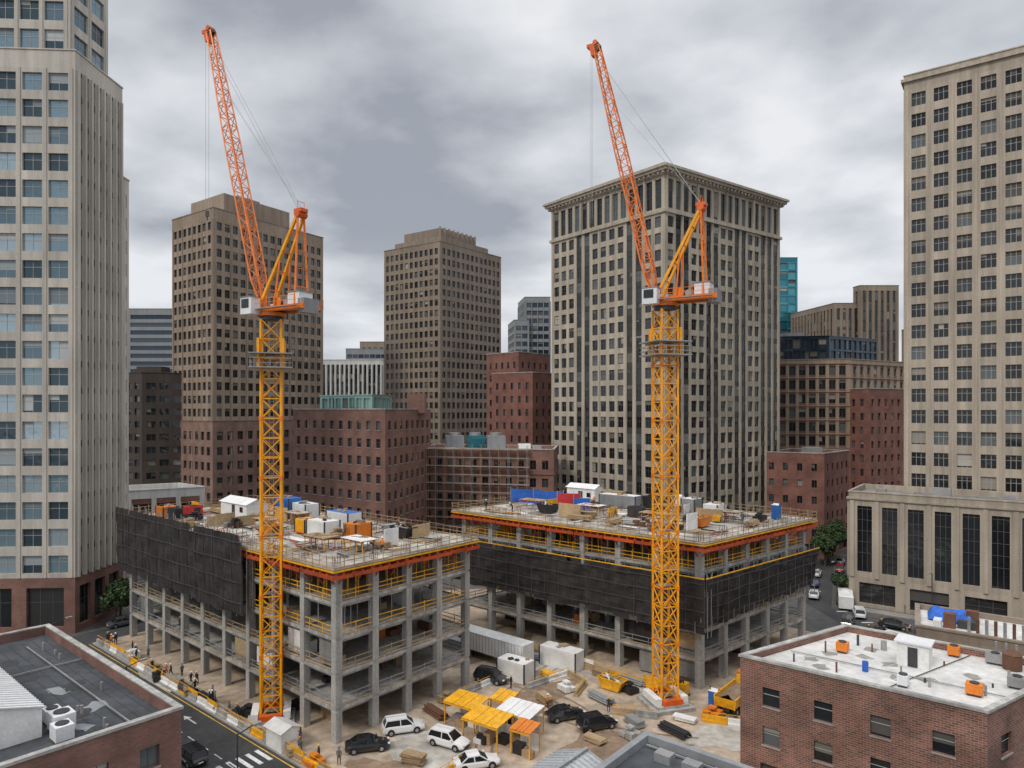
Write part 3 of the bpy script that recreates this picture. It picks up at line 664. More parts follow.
def bus(x,y,ang,body=WHT,roof=YEL,L=8.,name='minibus'):
    b=MB(name); h=2.7
    pr=[(-L/2,.45),(L/2,.45),(L/2+.1,1.3),(L/2-.25,h-.1),(L/2-.5,h),(-L/2+.2,h),(-L/2,h-.15)]
    for sg in(-1.2,1.2): b.poly([(p[0],sg,p[1]) for p in (pr if sg<0 else pr[::-1])],body)
    for i in range(7):
        a=pr[i];c=pr[(i+1)%7]; b.poly(((a[0],-1.2,a[1]),(a[0],1.2,a[1]),(c[0],1.2,c[1]),(c[0],-1.2,c[1])),CARG_ if i==2 else (roof if i in(3,4,5) else body))
    n=int(L/1.3)
    for i in range(n):
        xx=-L/2+.4+i*1.3
        for sg in(-1,1): b.box((xx,1.2 if sg>0 else -1.22,1.45),(1.1,0,0),(0,.02,0),(0,0,.8),CARG_)
    b.cb(-.5,0,h,1.4,1.2,.25,WHT); b.cb(2,0,h,.8,.8,.12,GREYC)
    for xx in(-L/2+1.6,L/2-1.5):
        for sg in(-1,1): b.cyl((xx,sg*.85,.48),(xx,sg*1.22,.48),.48,RUB,n=16); b.cyl((xx,sg*1.2,.48),(xx,sg*1.235,.48),.24,STEEL,n=8)
    for sg in(-1,1): b.cb(L/2+.08,sg*.9,.75,.08,.3,.2,LAMPW)
    b.cb(L/2+.05,0,.35,.2,2.3,.3,BLK)
    b.done((x,y,.045),ang)
def trailer(x,y,ang):
    b=MB('semi_trailer_truck')
    b.cb(0,0,1.15,12.4,2.5,2.5,WHT)
    for i in range(21):
        for sg in(-1,1): b.cb(-6+i*.6,sg*1.262,1.2,.05,.03,2.4,GREYC)
    b.cb(0,0,3.65,12.5,2.56,.06,WHITEFIN); b.cb(0,0,.9,12,1,.25,DSTEEL)
    for xx in(-5,-3.8,5.2,6.6,8.8):
        for sg in(-1,1): b.cyl((xx,sg*.8,.5),(xx,sg*1.2,.5),.5,RUB,n=14)
    b.cb(7,0,.7,5.,.9,.3,DSTEEL)
    pr=[(7,.8),(9.6,.8),(9.6,1.8),(9.3,3.1),(7,3.3)]
    for sg in(-1.2,1.2): b.poly([(p[0],sg,p[1]) for p in (pr if sg<0 else pr[::-1])],CARG)
    for i in range(5):
        a=pr[i];c=pr[(i+1)%5]; b.poly(((a[0],-1.2,a[1]),(a[0],1.2,a[1]),(c[0],1.2,c[1]),(c[0],-1.2,c[1])),CARG_ if i==2 else CARG)
    for sg in(-1,1): b.box((8,1.2 if sg>0 else -1.22,2.),(1.1,0,0),(0,.02,0),(0,0,.8),CARG_)
    b.done((x,y,.045),ang)
def canopy(x,y,ang,roof,L=4.5,W_=3.,h=2.6,z=.045):
    b=MB('site_canopy')
    for sx in(-1,1):
        for sy in(-1,1): b.beam((sx*(L/2-.15),sy*(W_/2-.15),0),(sx*(L/2-.15),sy*(W_/2-.15),h),.12,YEL)
    k=6
    for i in range(k):
        a=-L/2+L*i/k; c=-L/2+L*(i+1)/k-.05
        b.box((a,-W_/2,h+.03*(i%2)),(c-a,0,0),(0,W_,.35),(0,0,.08),roof)
    b.beam((-L/2,-W_/2,h-.1),(L/2,-W_/2,h-.1),.12,YEL); b.beam((-L/2,W_/2,h+.2),(L/2,W_/2,h+.2),.12,YEL)
    b.box((-L/2+.2,W_/2-.3,.1),(L-.4,0,0),(0,.06,0),(0,0,1.8),WHT)
    for i in range(4): b.cb(U(-L/3,L/3),U(-.8,.8),0,U(.6,1.3),U(.5,1),U(.5,1.2),random.choice([BLK,TIMB,STEEL,WHT]))
    b.done((x,y,z),ang)
trailer(-2.5,98,aA)
car(6.2,79.6,.35,CARK,'sedan'); car(9.6,77.2,.4,CARK,'suv'); car(-2.8,90.5,-.5,CARK,'suv')
car(-15.3,72.3,.25,CARK,'sedan'); car(-12.2,76.4,.3,CARW,'suv'); car(-6.8,73.2,-.5,CARW,'suv'); car(-3.6,68.8,.3,CARW,'sedan')
canopy(-5.2,78.2,-.6,YEL,4.5,3); canopy(-2.6,73.9,-.6,YEL,4.8,3.2); canopy(.9,75.9,-.6,WHT,4.6,3.2); canopy(-.9,79.2,-.6,YEL,2.6,2.4); canopy(1.4,71.6,-.6,ORG,2.6,2.2)
truck(27.5,83,aB,YEL,YEL); canopy(31,87,aB,ORG,5,3)
for (x,y,a,p,k) in ((60.5,119,1.2,CARW,'suv'),(63,112.5,-.6,CARK,'sedan'),(67,109,-.65,CARG,'suv'),(72,105,-.62,CARW,'sedan'),(58,108,.9,CARK,'suv'),(64,132,1.1,CARG,'sedan'),(67,138,1.1,CARW,'suv'),(70,145,1.1,CARK,'sedan'),
   (62,140,1.1,CARB,'sedan'),(73,152,1.1,CARR,'suv'),(66,148,1.1,CARW,'sedan'),(77,160,1.1,CARG,'sedan'),(55,100,.8,CARG,'sedan'),(58,131,1.1,CARW,'sedan'),(60,103,-.6,CARW,'suv'),(65,100.5,-.6,CARR,'sedan'),(70,99,-.6,CARW,'sedan'),(56,114,1.,CARG,'suv'),(53.5,109,.9,CARW,'suv'),
   (-63,118,aB,CARK,'suv'),(-60,122,aB,CARW,'sedan'),(-57,126,aB,CARG,'sedan'),(-65,114,aB,CARG,'sedan'),(-33,70,aA,CARK,'suv'),(-37,59.5,aA,CARW,'suv')): car(x,y,a,p,k)
bus(61.5,126,1.15,WHT,WHT,9); bus(75,101.5,-.62,CARR,WHT,8)
# ---------------------------------------------------------------- site items
def container(x,y,z,ang,m,L=6.,h=2.6,win=True,roof=None):
    b=MB('site_container'); b.cb(0,0,0,L,2.4,h,m,top=roof or m)
    n=int(L/.35)
    for i in range(n):
        for sg in(-1,1): b.cb(-L/2+.2+i*.35,sg*1.22,.12,.12,.06,h-.25,m)
    for sx in(-1,1):
        for sg in(-1,1): b.cb(sx*(L/2),sg*1.2,0,.16,.16,h+.04,DSTEEL)
    if win:
        for xx in(-L/4,L/4): b.cb(xx,-1.27,1.1,1.1,.05,.9,CARG_); b.cb(xx,-1.26,1.02,1.25,.05,.07,WHT)
        b.cb(0,-1.27,.1,.85,.05,2.,GREYC)
    for i in range(3): b.cb(U(-L/3,L/3),U(-.7,.7),h,U(.4,1.4),U(.2,.8),U(.1,.4),random.choice([TIMB,STEEL,BLK,PLY]),rot=U(0,3))
    b.done((x,y,z),ang+U(-.06,.06))
def shed(x,y,z,ang,L,W_,h,m,roofm):
    b=MB('site_shed'); b.cb(0,0,0,L,W_,h,m)
    w=W_/2+.25; l=L/2+.25; r=h+W_*.22
    b.poly([(-l,-w,h-.05),(l,-w,h-.05),(l,0,r),(-l,0,r)],roofm); b.poly([(l,w,h-.05),(-l,w,h-.05),(-l,0,r),(l,0,r)],roofm)
    for s_ in(-1,1): b.poly([(s_*L/2,-W_/2,h),(s_*L/2,W_/2,h),(s_*L/2,0,r-.08)],m)
    b.cb(0,-W_/2-.02,.1,.9,.05,1.9,DSTEEL); b.cb(L*.3,-W_/2-.02,1,.9,.05,.8,CARG_)
    b.done((x,y,z),ang)
def toilet(x,y,z,ang,m=BLU):
    b=MB('portable_toilet'); b.cb(0,0,0,1.15,1.15,2.1,m); b.poly([(-.6,-.6,2.1),(.6,-.6,2.1),(.45,0,2.35),(-.45,0,2.35)],WHT); b.poly([(.6,.6,2.1),(-.6,.6,2.1),(-.45,0,2.35),(.45,0,2.35)],WHT)
    b.cb(0,-.59,.1,.8,.03,1.85,WHT); b.cyl((.4,.4,2.1),(.4,.4,2.6),.05,BLK,n=6); b.done((x,y,z),ang)
def pallet(x,y,z,ang,m,kind=0):
    b=MB('material_stack')
    for i in range(3): b.cb(0,-.45+i*.45,0,1.6,.12,.12,TIMB)
    if kind==0:
        for k in range(random.randint(3,7)): b.cb(U(-.12,.12),U(-.08,.08),.13+k*.13,2.4+U(-.3,.3),1.1,.11,m,rot=U(-.07,.07))
    elif kind==1:
        for r in range(3):
            for i in range(6-r): o_=U(-.25,.25); b.cyl((-1.8+o_,-.6+i*.24+r*.12,.25+r*.2),(1.8+o_,-.6+i*.24+r*.12,.25+r*.2),.11,m,n=8)
    else:
        for i in range(2):
            for j in range(2): b.cb(-.5+i,-.42+j*.84,.13,.9,.76,U(.4,.9),m,rot=U(-.08,.08))
        b.cb(0,0,1.05,.9,.7,.2,m)
    b.done((x,y,z),ang)
def skip(x,y,z,ang,m):
    b=MB('waste_skip')
    bo=[(-1.2,-.8,.1),(1.2,-.8,.1),(1.2,.8,.1),(-1.2,.8,.1)]; to=[(-1.8,-.9,1.4),(1.8,-.9,1.4),(1.8,.9,1.4),(-1.8,.9,1.4)]
    for i in range(4): j=(i+1)%4; b.poly((bo[i],bo[j],to[j],to[i]),m); b.beam(to[i],to[j],.12,m)
    b.poly([(-1.6,-.85,1.1),(1.6,-.85,1.1),(1.6,.85,1.1),(-1.6,.85,1.1)],TIMB); b.poly(bo[::-1],m)
    for k in range(8): b.beam((U(-1.4,1.4),U(-.6,.6),1.1),(U(-1.4,1.4),U(-.6,.6),U(1.3,1.9)),.12,random.choice([TIMB,PLY,WHT]))
    b.done((x,y,z),ang)
def gen(x,y,z,ang,m):
    b=MB('generator'); b.cb(0,0,.2,2.6,1.2,1.4,m); b.cb(0,0,0,2.8,1.3,.2,DSTEEL); b.cb(.4,-.61,.5,1.,.03,.8,BLK); b.cyl((-.9,.2,1.6),(-.9,.2,2.1),.08,DSTEEL,n=8); b.cb(0,0,1.6,1.2,1.,.08,BLK); b.done((x,y,z),ang)
def ftable(x,y,z,ang,m):   # formwork table with shores
    b=MB('formwork_table')
    for i in range(4):
        for j in(-1,1): b.beam((-1.8+i*1.2,j*.8,0),(-1.8+i*1.2+U(-.05,.05),j*.8,1.3),.07,YEL if j>0 else RED)
    for j in(-1,1): b.beam((-2.,j*.8,1.38),(2.,j*.8,1.38),.14,RED)
    for i in range(6): b.beam((-1.9+i*.76,-1.2,1.5),(-1.9+i*.76,1.2,1.5),.1,YEL)
    b.cb(0,0,1.56,4.2,2.4,.05,m); 
    for k in range(5): b.beam((U(-1.5,1),U(-1,1),1.66),(U(-1,1.9),U(-1,1),1.66),.14,random.choice([TIMB,PLY,STEEL]),h=.08)
    b.done((x,y,z),ang)
ZD=19.19
def at(P,a,c): p=P(a,c); return p.x,p.y
x,y=at(P1,40,11); shed(x,y,ZD,aA+math.pi,8,3.4,2.3,WHT,WHT)
x,y=at(P1,34.5,15.5); container(x,y,ZD,aA,BLU,4.,3.,roof=BLU); x,y=at(P1,30.5,16); container(x,y,ZD,aA,CABW,4.,2.4)
x,y=at(P1,15.6,9.); container(x,y,ZD,aA,WHT,4,2.2,roof=WHT); x,y=at(P1,11.6,11.6); container(x,y,ZD,aB,ORG,2.6,1.9,False); x,y=at(P1,17.6,13.8); container(x,y,ZD,aA,CABW,5,2.6,roof=BLU)
x,y=at(P1,19.9,9.4); container(x,y,ZD,aA,YEL,2.4,1.9,False,YEL)
x,y=at(P1,7,15.5); skip(x,y,ZD,aA,BLK); x,y=at(P1,50,3.5); container(x,y,ZD,aA,ORG,2.4,1.5,False); x,y=at(P1,46.5,6); gen(x,y,ZD,aB,REDP); x,y=at(P1,46,3); gen(x,y,ZD,aA,BLK)
x,y=at(P1,21,4.5); gen(x,y,ZD,aB,ORG)
for a,c,m in((26,7,PLY),(4,6,WHT),(28,13,DECK),(44,15,PLY),(9,4,PLY)): x,y=at(P1,a,c); ftable(x,y,ZD,aA+U(-.1,.1),m)
for t in range(20):
    x,y=at(P1,U(1,52),U(1,19)); pallet(x,y,ZD,random.choice([aA,aB])+U(-.3,.3),random.choice([TIMB,PLY,STEEL,BLK,RUST,DSTEEL,YEL]),random.choice([0,0,1,2]))
x,y=at(P2,36,22); shed(x,y,ZD,aA+math.pi,6,3.,2.6,WHT,WHT); x,y=at(P2,27,20); container(x,y,ZD,aA,GREYC,7,2.1,roof=WHT); x,y=at(P2,22,23); container(x,y,ZD,aA,BLK,4,2.,False); x,y=at(P2,32,24); container(x,y,ZD,aA,TIMB,5,2.,False)
x,y=at(P2,2.5,24.5); toilet(x,y,ZD,aA); x,y=at(P2,15,22); container(x,y,ZD,aB,STEEL,2.6,2.3,False,WHT); x,y=at(P2,18,12); gen(x,y,ZD,aA,DSTEEL)
x,y=at(P2,30,6); skip(x,y,ZD,aA,BLK); x,y=at(P2,6,10); skip(x,y,ZD,aB,ORG); x,y=at(P2,19,25); toilet(x,y,ZD,aA,WHT)
x,y=at(P2,10,20); container(x,y,ZD,aB,CABW,3.,2.,False)
for a,c,m in((12,8,PLY),(24,9,WHT),(35,8,PLY),(6,17,DECK),(16,17,PLY),(30,14,PLY)): x,y=at(P2,a,c); ftable(x,y,ZD,aA+U(-.1,.1),m)
for t in range(20):
    x,y=at(P2,U(1,40),U(1,26)); pallet(x,y,ZD,random.choice([aA,aB])+U(-.3,.3),random.choice([TIMB,PLY,STEEL,BLK,RUST,DSTEEL,YEL]),random.choice([0,0,1,2]))
b=MB('site_banner')
for i,(m,a0,a1) in enumerate(((BLUT,43,38),(BLUT,37.8,33),(REDP,32.6,29.5),(BLUT,29.2,27.5))):
    p=P2(a0,11-(i>1)*0,19.2); q_=P2(a1,13,19.2); b.beam(p,p+V((0,0,3.)),.1,STEEL); b.beam(q_,q_+V((0,0,3.)),.1,STEEL)
    b.box(p+V((0,0,.2)),q_-p,(.04,.06,0),(0,0,2.4-(i==3)*.6),m)
b.done()
for (x,y,k,m) in ((-45,90.3,1,STEEL),(-38,84.5,1,BLK),(-41,86.5,0,TIMB),(-50,95,0,PLY),(-55,99,2,WHT),(-31,80.5,2,BLK),(-23,71.5,0,PLY),(-34,81,0,STEEL),(12,92,0,TIMB),(3,99,1,STEEL),(15,87,2,BLK),(16,90,1,STEEL),(20,79,0,WHT),(23.5,80,2,ORG),(5,92,0,YEL),(-8,84,2,TIMB),(-4,102,2,STEEL),(33,90,2,BLK),(38,92,0,TIMB),(-20,69,2,ORG),(11,84.5,1,STEEL),(8,97,0,PLY),(1,81.5,0,TIMB),(14,78,0,STEEL),(-47,91,2,BLK),(-26,74.5,0,STEEL),(-9,80.5,1,RUST),(4,84,0,PLY),(7,87.5,2,WHT),(-10,69.5,0,TIMB),(18,76,1,BLK),(9,74,0,PLY),(13,75,2,CONC)):
    pallet(x,y,.045,aA+U(-.4,.4),m,k)
shed(-24.5,73,.045,aA,3,2.2,2.2,WHT,WHITEFIN)
toilet(24.5,82.5,.045,aA); gen(21,86.5,.045,aA,YEL); skip(13,88,.045,aA,YEL); container(-9,101,.045,aA,GREYC,6); container(36,88,.045,aB,WHT,5); container(7,96.,.045,aA,WHT,6); container(0.5,91.5,.045,aA,WHT,4.5)
b=MB('concrete_pipe'); b.cyl((-42.5,87.7,.6),(-39.6,85.3,.6),.55,DSTEEL,n=16,cap=False); b.cyl((-42.5,87.7,.6),(-39.6,85.3,.6),.45,BLK,n=16); b.done()
# ---------------------------------------------------------------- near buildings
N=(-26,53.7); Bk=V(N)+NB*26
b=tower('brick_building',Bk,N,Bk+A*32,12.6,4,3.8,BRK2,G_D,wf=.4,hf=.45,base=4,cap=1.2,done=False,roof=ROOFD,par=.9,sill=PAVE)
def LL(a,c,z): q_=V(N)+A*a+NB*c; return V((q_.x,q_.y,z))
zr=11.7
A3=V((A.x,A.y,0)); NB3=V((NB.x,NB.y,0))
b.box(LL(5,8,zr),A3*13,NB3*12,(0,0,2.2),WHT)
for i in range(23): b.poly([LL(4.8+i*.6,7.8,zr+2.2),LL(5.33+i*.6,7.8,zr+2.2),LL(5.33+i*.6,14,zr+3.9),LL(4.8+i*.6,14,zr+3.9)],WHT); b.beam(LL(4.8+i*.6,7.8,zr+2.24),LL(4.8+i*.6,14,zr+3.95),.08,CABW)
b.poly([LL(4.8,14,zr+3.9),LL(18.6,14,zr+3.9),LL(18.6,20.2,zr+2.2),LL(4.8,20.2,zr+2.2)],WHT)
for s_ in(5,18): b.poly([LL(s_,8,zr+2.2),LL(s_,14,zr+3.8),LL(s_,20,zr+2.2)],WHT)
for a,c,s in((4.2,6.0,1.2),(2.6,6.6,1.),(6.5,6.2,.9)):
    b.box(LL(a,c,zr+.15),A3*1.4*s,NB3*1.2*s,(0,0,1.05*s),CABW); p=LL(a+.7*s,c+.6*s,zr+.15+1.05*s); b.cyl(p,p+V((0,0,.1)),.45*s,DSTEEL); b.box(LL(a+.15,c-.02,zr+.35),A3*1.1*s,NB3*-.03,(0,0,.6*s),DSTEEL)
for i in range(8): p=LL(U(1,28),U(1,5),zr); b.cyl(p,p+V((0,0,U(.4,1))),.12,STEEL,n=8)
for i in range(1,8): b.beam(LL(.6,i*1.,zr+.01),LL(30,i*1.,zr+.01),.05,DSTEEL,h=.02)
for i in range(7):
    p=LL(U(3,26),U(1.5,6),zr+.02+i*.001); b.poly([(p.x+math.cos(t*.7)*U(.4,1.5),p.y+math.sin(t*.7)*U(.4,1.5),p.z) for t in range(9)],GREYC if i%3==0 else DSTEEL)
b.beam(LL(2,3,zr+.2),LL(28,3,zr+.2),.1,STEEL); b.beam(LL(20,.6,zr+.2),LL(20,20,zr+.2),.1,STEEL)
b.done()
a_,b_,c_,d_=V((21.4,64)),V((36.2,52)),V((50.5,61)),V((35.7,73))
b=tower('brick_building',b_,c_,a_,13,3.9,4.6,BRK3,G_D,wf=.34,hf=.48,base=4.4,cap=1.5,done=False,roof=ROOFW,par=.6,sill=PAVE,mh=1,mv=0,F=FRAMEW,rec=.25)
zr=12.4
def RR(u,v,z=zr): q_=a_+(b_-a_)*u+(d_-a_)*v; return V((q_.x,q_.y,z))
p=RR(.5,.6); dx=(b_-a_).normalized()
b.cb(p.x,p.y,zr,2.6,2.,2.1,WHT,dx=dx); b.cb(p.x,p.y,zr+2.1,3.,2.4,.16,CABW,dx=dx)
x3=V((dx.x,dx.y,0)); y3=V((-dx.y,dx.x,0)); o=p-y3*1.02-x3*.4; b.box(o,x3*.8,y3*-.03,(0,0,1.8),DSTEEL)
p=RR(.8,.86); b.cyl(p,p+V((0,0,1.4)),.75,RUST,n=18); b.cyl(p+V((0,0,1.4)),p+V((0,0,1.8)),.8,RUST,r1=.2,n=18)
for u,v in((.42,.3),(.3,.75)):
    p=RR(u,v); b.cyl(p,p+V((0,0,.9)),.26,BLUT if u==.42 else STEEL,n=12)
for i in range(18):
    p=RR(U(.05,.95),U(.1,.9)); b.cyl(p,p+V((0,0,U(.3,1.1))),U(.06,.13),random.choice([STEEL,DSTEEL,RUST]),n=8)
for u,v,l in((.85,.3,1.2),(.92,.55,1.4),(.72,.9,1.5),(.62,.2,.8),(.2,.55,1.),(.35,.88,1.3),(.55,.9,1.)):
    p=RR(u,v); b.cb(p.x,p.y,zr+.2,l,1.,.8,random.choice([CABW,STEEL,GREYC,ORG]),dx=dx); b.cb(p.x,p.y,zr,l*.8,.8,.2,DSTEEL,dx=dx); b.cyl(p+V((0,0,1.)),p+V((0,0,1.1)),.35,DSTEEL)
for i in range(5):
    p=RR(.7+i*.04,.97); b.cyl(p,p+V((0,0,1.8)),.12,STEEL,n=8)
b.beam(RR(.05,.35,zr+.15),RR(.95,.35,zr+.15),.08,STEEL); b.beam(RR(.6,.05,zr+.12),RR(.6,.95,zr+.12),.06,BLK)
for i in range(1,9): b.beam(RR(i/9,.02,zr+.006),RR(i/9,.98,zr+.006),.04,CABW,h=.01)
for i in range(10):
    p=RR(U(.1,.85),U(.1,.85)); b.poly([(p.x+math.cos(t*.7)*U(.4,1.1),p.y+math.sin(t*.7)*U(.4,1.1),zr+.003+i*.0008) for t in range(9)],PAVE)
b.done()
e0=V((45,76)); e1=e0+V((.8,-.6))*30; dp=V((.5,.85))*10
b=tower('brick_building',e1,e1+dp,e0,12,3.9,4,BEIGE3,G_D,wf=.4,hf=.45,base=4,cap=1,done=False,roof=ROOFW,par=.5)
for i in range(18):
    q_=e0+V((.8,-.6))*U(2,24)+V((.5,.85))*U(1,8); b.cb(q_.x,q_.y,11.5,U(.6,2.2),U(.6,1.6),U(.5,1.7),random.choice([WHT,STEEL,GREYC,RUST,CABW,DSTEEL]),dx=(.8,-.6))
for i in range(8):
    q_=e0+V((.8,-.6))*(5+i*.8)+V((.5,.85))*2; b.cyl((q_.x,q_.y,11.5),(q_.x,q_.y,13.3),.16,RUST if i%2 else STEEL,n=8)
b.done()
b=MB('blue_tarpaulin'); c0=e0+V((.8,-.6))*1.2+V((.5,.85))*6.6
n=10
def tp(i,j):
    h_=.75+.2*math.sin(i*1.1+j*.7)+.12*math.sin(i*2.3-j*1.9) if 0<i<n and 0<j<n else .05
    q_=c0+V((.8,-.6))*(i*.46)+V((.5,.85))*((j-4)*.36); return (q_.x,q_.y,11.6+h_)
for i in range(n):
    for j in range(n): b.poly((tp(i,j),tp(i+1,j),tp(i+1,j+1),tp(i,j+1)),BLUT)
b.done()
tower('low_building',(44,84),(56,92),(41,88),5,4,4,WHITEFIN,G_S,wf=.6,hf=.4,base=0,cap=1,roof=ROOFW,par=.4)
tower('low_building',(47,92),(53,96),(44,95),3.6,3.5,4,CONC,G_S,wf=.6,hf=.4,base=0,cap=.6,roof=CORR,par=.3)
k0=V((9.8,51.8))
def KK(a,c,z): q_=k0+V((-A.x,-A.y))*a+NB*c; return V((q_.x,q_.y,z))
b=MB('metal_roof_building')
b.prism([KK(-5.4,3.3,0).xy,KK(-5.4,22,0).xy,KK(-.3,22,0).xy,KK(-.3,3.3,0).xy],0,9.4,CORR)
b.poly([KK(-5.7,3,9.5),KK(-5.7,22,9.5),KK(-2.9,22,10.4),KK(-2.9,3,10.4)],CORR); b.poly([KK(-2.9,3,10.4),KK(-2.9,22,10.4),KK(-.1,22,9.5),KK(-.1,3,9.5)],CORR)
b.poly([KK(-5.4,3.29,9.4),KK(-.3,3.29,9.4),KK(-2.9,3.29,10.3)],CORR)
for i in range(38): b.beam(KK(-5.7,3+i*.5,9.55),KK(-2.9,3+i*.5,10.45),.07,CORR); b.beam(KK(-2.9,3+i*.5,10.45),KK(-.1,3+i*.5,9.55),.07,CORR)
b.beam(KK(-2.9,3,10.5),KK(-2.9,22,10.5),.25,STEEL)
b.done()
b=tower('flat_roof_building',KK(16,14,0).xy,KK(16,0,0).xy,KK(.4,14,0).xy,11.6,4,4,GREYC,G_D,wf=.4,hf=.4,base=4,cap=1,done=False,roof=ROOFD,par=.45)
for i in range(5): p=KK(3+i*2.1,2.,11.15); b.cb(p.x,p.y,11.15,1.2,.9,.6,STEEL,dx=(-A.x,-A.y))
b.beam(KK(1,1,11.3),KK(15,1,11.3),.12,STEEL)
b.done()
def lamp(x,y,ang):
    b=MB('street_lamp'); b.cyl((0,0,0),(0,0,8),.09,DSTEEL,r1=.06,n=8); b.cyl((0,0,0),(0,0,.8),.16,DSTEEL,n=8); b.beam((0,0,7.9),(1.6,0,8.3),.08,DSTEEL); b.cb(1.8,0,8.2,.8,.3,.14,GREYC); b.done((x,y,0),ang)
for a in(-6,18,42): x,y=G1(a,14.5); lamp(x,y,aB)
for x,y in((60,126),(72,117),(84,108),(58,142)): lamp(x,y,-2.4)
def tree(x,y,h,seed):
    rd=random.Random(seed); b=MB('street_tree'); b.cyl((0,0,0),(0,.1,h*.45),.2,BARK,r1=.12,n=8)
    cl=[]
    for i in range(9):
        a=i*2.4+rd.random(); r=h*rd.uniform(.15,.33); z=h*rd.uniform(.5,.9); e=(math.cos(a)*r,math.sin(a)*r,z); b.cyl((0,.1,h*rd.uniform(.3,.45)),e,.07,BARK,r1=.03,n=5); cl.append((e,h*rd.uniform(.12,.2)))
    cl.append(((0,0,h*.85),h*.2))
    for (c,r) in cl:
        for k in range(230):
            v=V((rd.gauss(0,1),rd.gauss(0,1),rd.gauss(0,.8))).normalized()*r*rd.uniform(.5,1.1); p=V(c)+v
            u=V((rd.gauss(0,1),rd.gauss(0,1),rd.gauss(0,1))).normalized()*.17; w=u.cross(v).normalized()*.15
            b.poly((p-u-w,p+u-w,p+u+w,p-u+w),LEAF)
    b.done((x,y,0),rd.random()*6)
for i,(x,y,h) in enumerate(((-66.5,114.5,6),(-68,118.5,6.5),(75,162,8.5),(79,168,9),(72,157,7),(83,160,8),(76,176,9),(62,128.5,5))): tree(x,y,h,i)
# ---------------------------------------------------------------- people
def person_mesh(pose,shirt,legs,helm):
    J={'pel':(0,0,.95),'ch':(0,0,1.28),'nk':(0,0,1.47),'hd0':(0,.01,1.56),'hd':(0,.02,1.68)}
    if pose=='bend':
        J.update({'ch':(0,.22,1.18),'nk':(0,.38,1.27),'hd0':(0,.44,1.31),'hd':(0,.52,1.36)})
    for s_,n in((-1,'l'),(1,'r')):
        sw={'walk':.24,'stand':.02,'bend':.05}[pose]*s_
        if pose=='bend': J.update({'sh'+n:(s_*.18,.32,1.24),'el'+n:(s_*.23,.45,.98),'wr'+n:(s_*.16,.58,.78),'ha'+n:(s_*.15,.62,.69)})
        else: J.update({'sh'+n:(s_*.19,0,1.41),'el'+n:(s_*.26,-sw*.6,1.14),'wr'+n:(s_*.25,-sw+.1,.9),'ha'+n:(s_*.24,-sw+.14,.81)})
        J.update({'hi'+n:(s_*.1,0,.88),'kn'+n:(s_*.12,sw*.8+.03,.49),'an'+n:(s_*.12,sw*1.1-.02,.09),'to'+n:(s_*.13,sw*1.1+.16,.04)})
    E=[('pel','ch'),('ch','nk'),('nk','hd0'),('hd0','hd')]
    for n in'lr': E+=[('ch','sh'+n),('sh'+n,'el'+n),('el'+n,'wr'+n),('wr'+n,'ha'+n),('pel','hi'+n),('hi'+n,'kn'+n),('kn'+n,'an'+n),('an'+n,'to'+n)]
    rad={'pel':.15,'ch':.165,'nk':.06,'hd0':.085,'hd':.105,'sh':.075,'el':.05,'wr':.035,'ha':.04,'hi':.105,'kn':.07,'an':.05,'to':.045}
    ks=list(J); me=bpy.data.meshes.new('t'); me.from_pydata([J[k] for k in ks],[(ks.index(a),ks.index(c)) for a,c in E],[])
    o=bpy.data.objects.new('t',me); S.collection.objects.link(o)
    o.modifiers.new('s','SKIN')
    for i,k in enumerate(ks):
        r=rad.get(k) or rad[k[:2]]; me.skin_vertices[0].data[i].radius=(r,r*.85); me.skin_vertices[0].data[i].use_root=(k=='pel')
    o.modifiers.new('b','SUBSURF').levels=1
    dg=bpy.context.evaluated_depsgraph_get(); em=bpy.data.meshes.new_from_object(o.evaluated_get(dg))
    b=MB('construction_worker')
    hz=J['hd'][2]
    for p in em.polygons:
        c=p.center
        if pose=='bend': m=legs if c.z<.93 and c.y<.3 else (SKIN if (c.y>.42 and c.z>1.2) or c.z<.82 else shirt)
        else: m=SKIN if c.z>1.5 or (abs(c.x)>.19 and c.z<.93 and c.z>.75) else (shirt if c.z>.93 else (legs if c.z>.1 else BLK))
        b.poly([em.vertices[i].co[:] for i in p.vertices],m)
    hx,hy,_=J['hd']
    for k in range(4):
        z0=k*.035; z1=z0+.035; r0=.135*math.cos(k*.36); r1=.135*math.cos((k+1)*.36)
        b.cyl((hx,hy,hz+.02+z0),(hx,hy,hz+.02+z1),r0,helm,r1=r1,n=12,cap=k==3)
    b.cyl((hx,hy+.03,hz+.01),(hx,hy+.03,hz+.03),.16,helm,n=12)
    bpy.data.objects.remove(o); return b.mesh()
SHB=mat('workwear_dark',(.025,.027,.035)); HV=mat('hi_vis_orange',(.8,.22,.03)); NAV=mat('workwear_navy',(.02,.03,.07)); GRT=mat('workwear_grey',(.12,.12,.12))
PM=[person_mesh('walk',SHB,SHB,WHT),person_mesh('stand',HV,NAV,WHT),person_mesh('stand',SHB,NAV,YEL),person_mesh('bend',SHB,NAV,WHT),person_mesh('walk',GRT,GRT,ORG),person_mesh('stand',GRT,SHB,BLU)]
def person(x,y,z):
    o=bpy.data.objects.new('construction_worker',random.choice(PM)); S.collection.objects.link(o); o.location=(x,y,z); o.rotation_euler=(0,0,U(0,6.28)); s_=U(.95,1.06); o.scale=(s_,s_,s_)
for i in range(30):
    a=U(-6,54); x,y=G1(a,random.choice([U(2.4,4.4),U(3.4,4.4)]))
    if math.hypot(x+27.9,y-79.2)<3.8: continue
    person(x,y,.035)
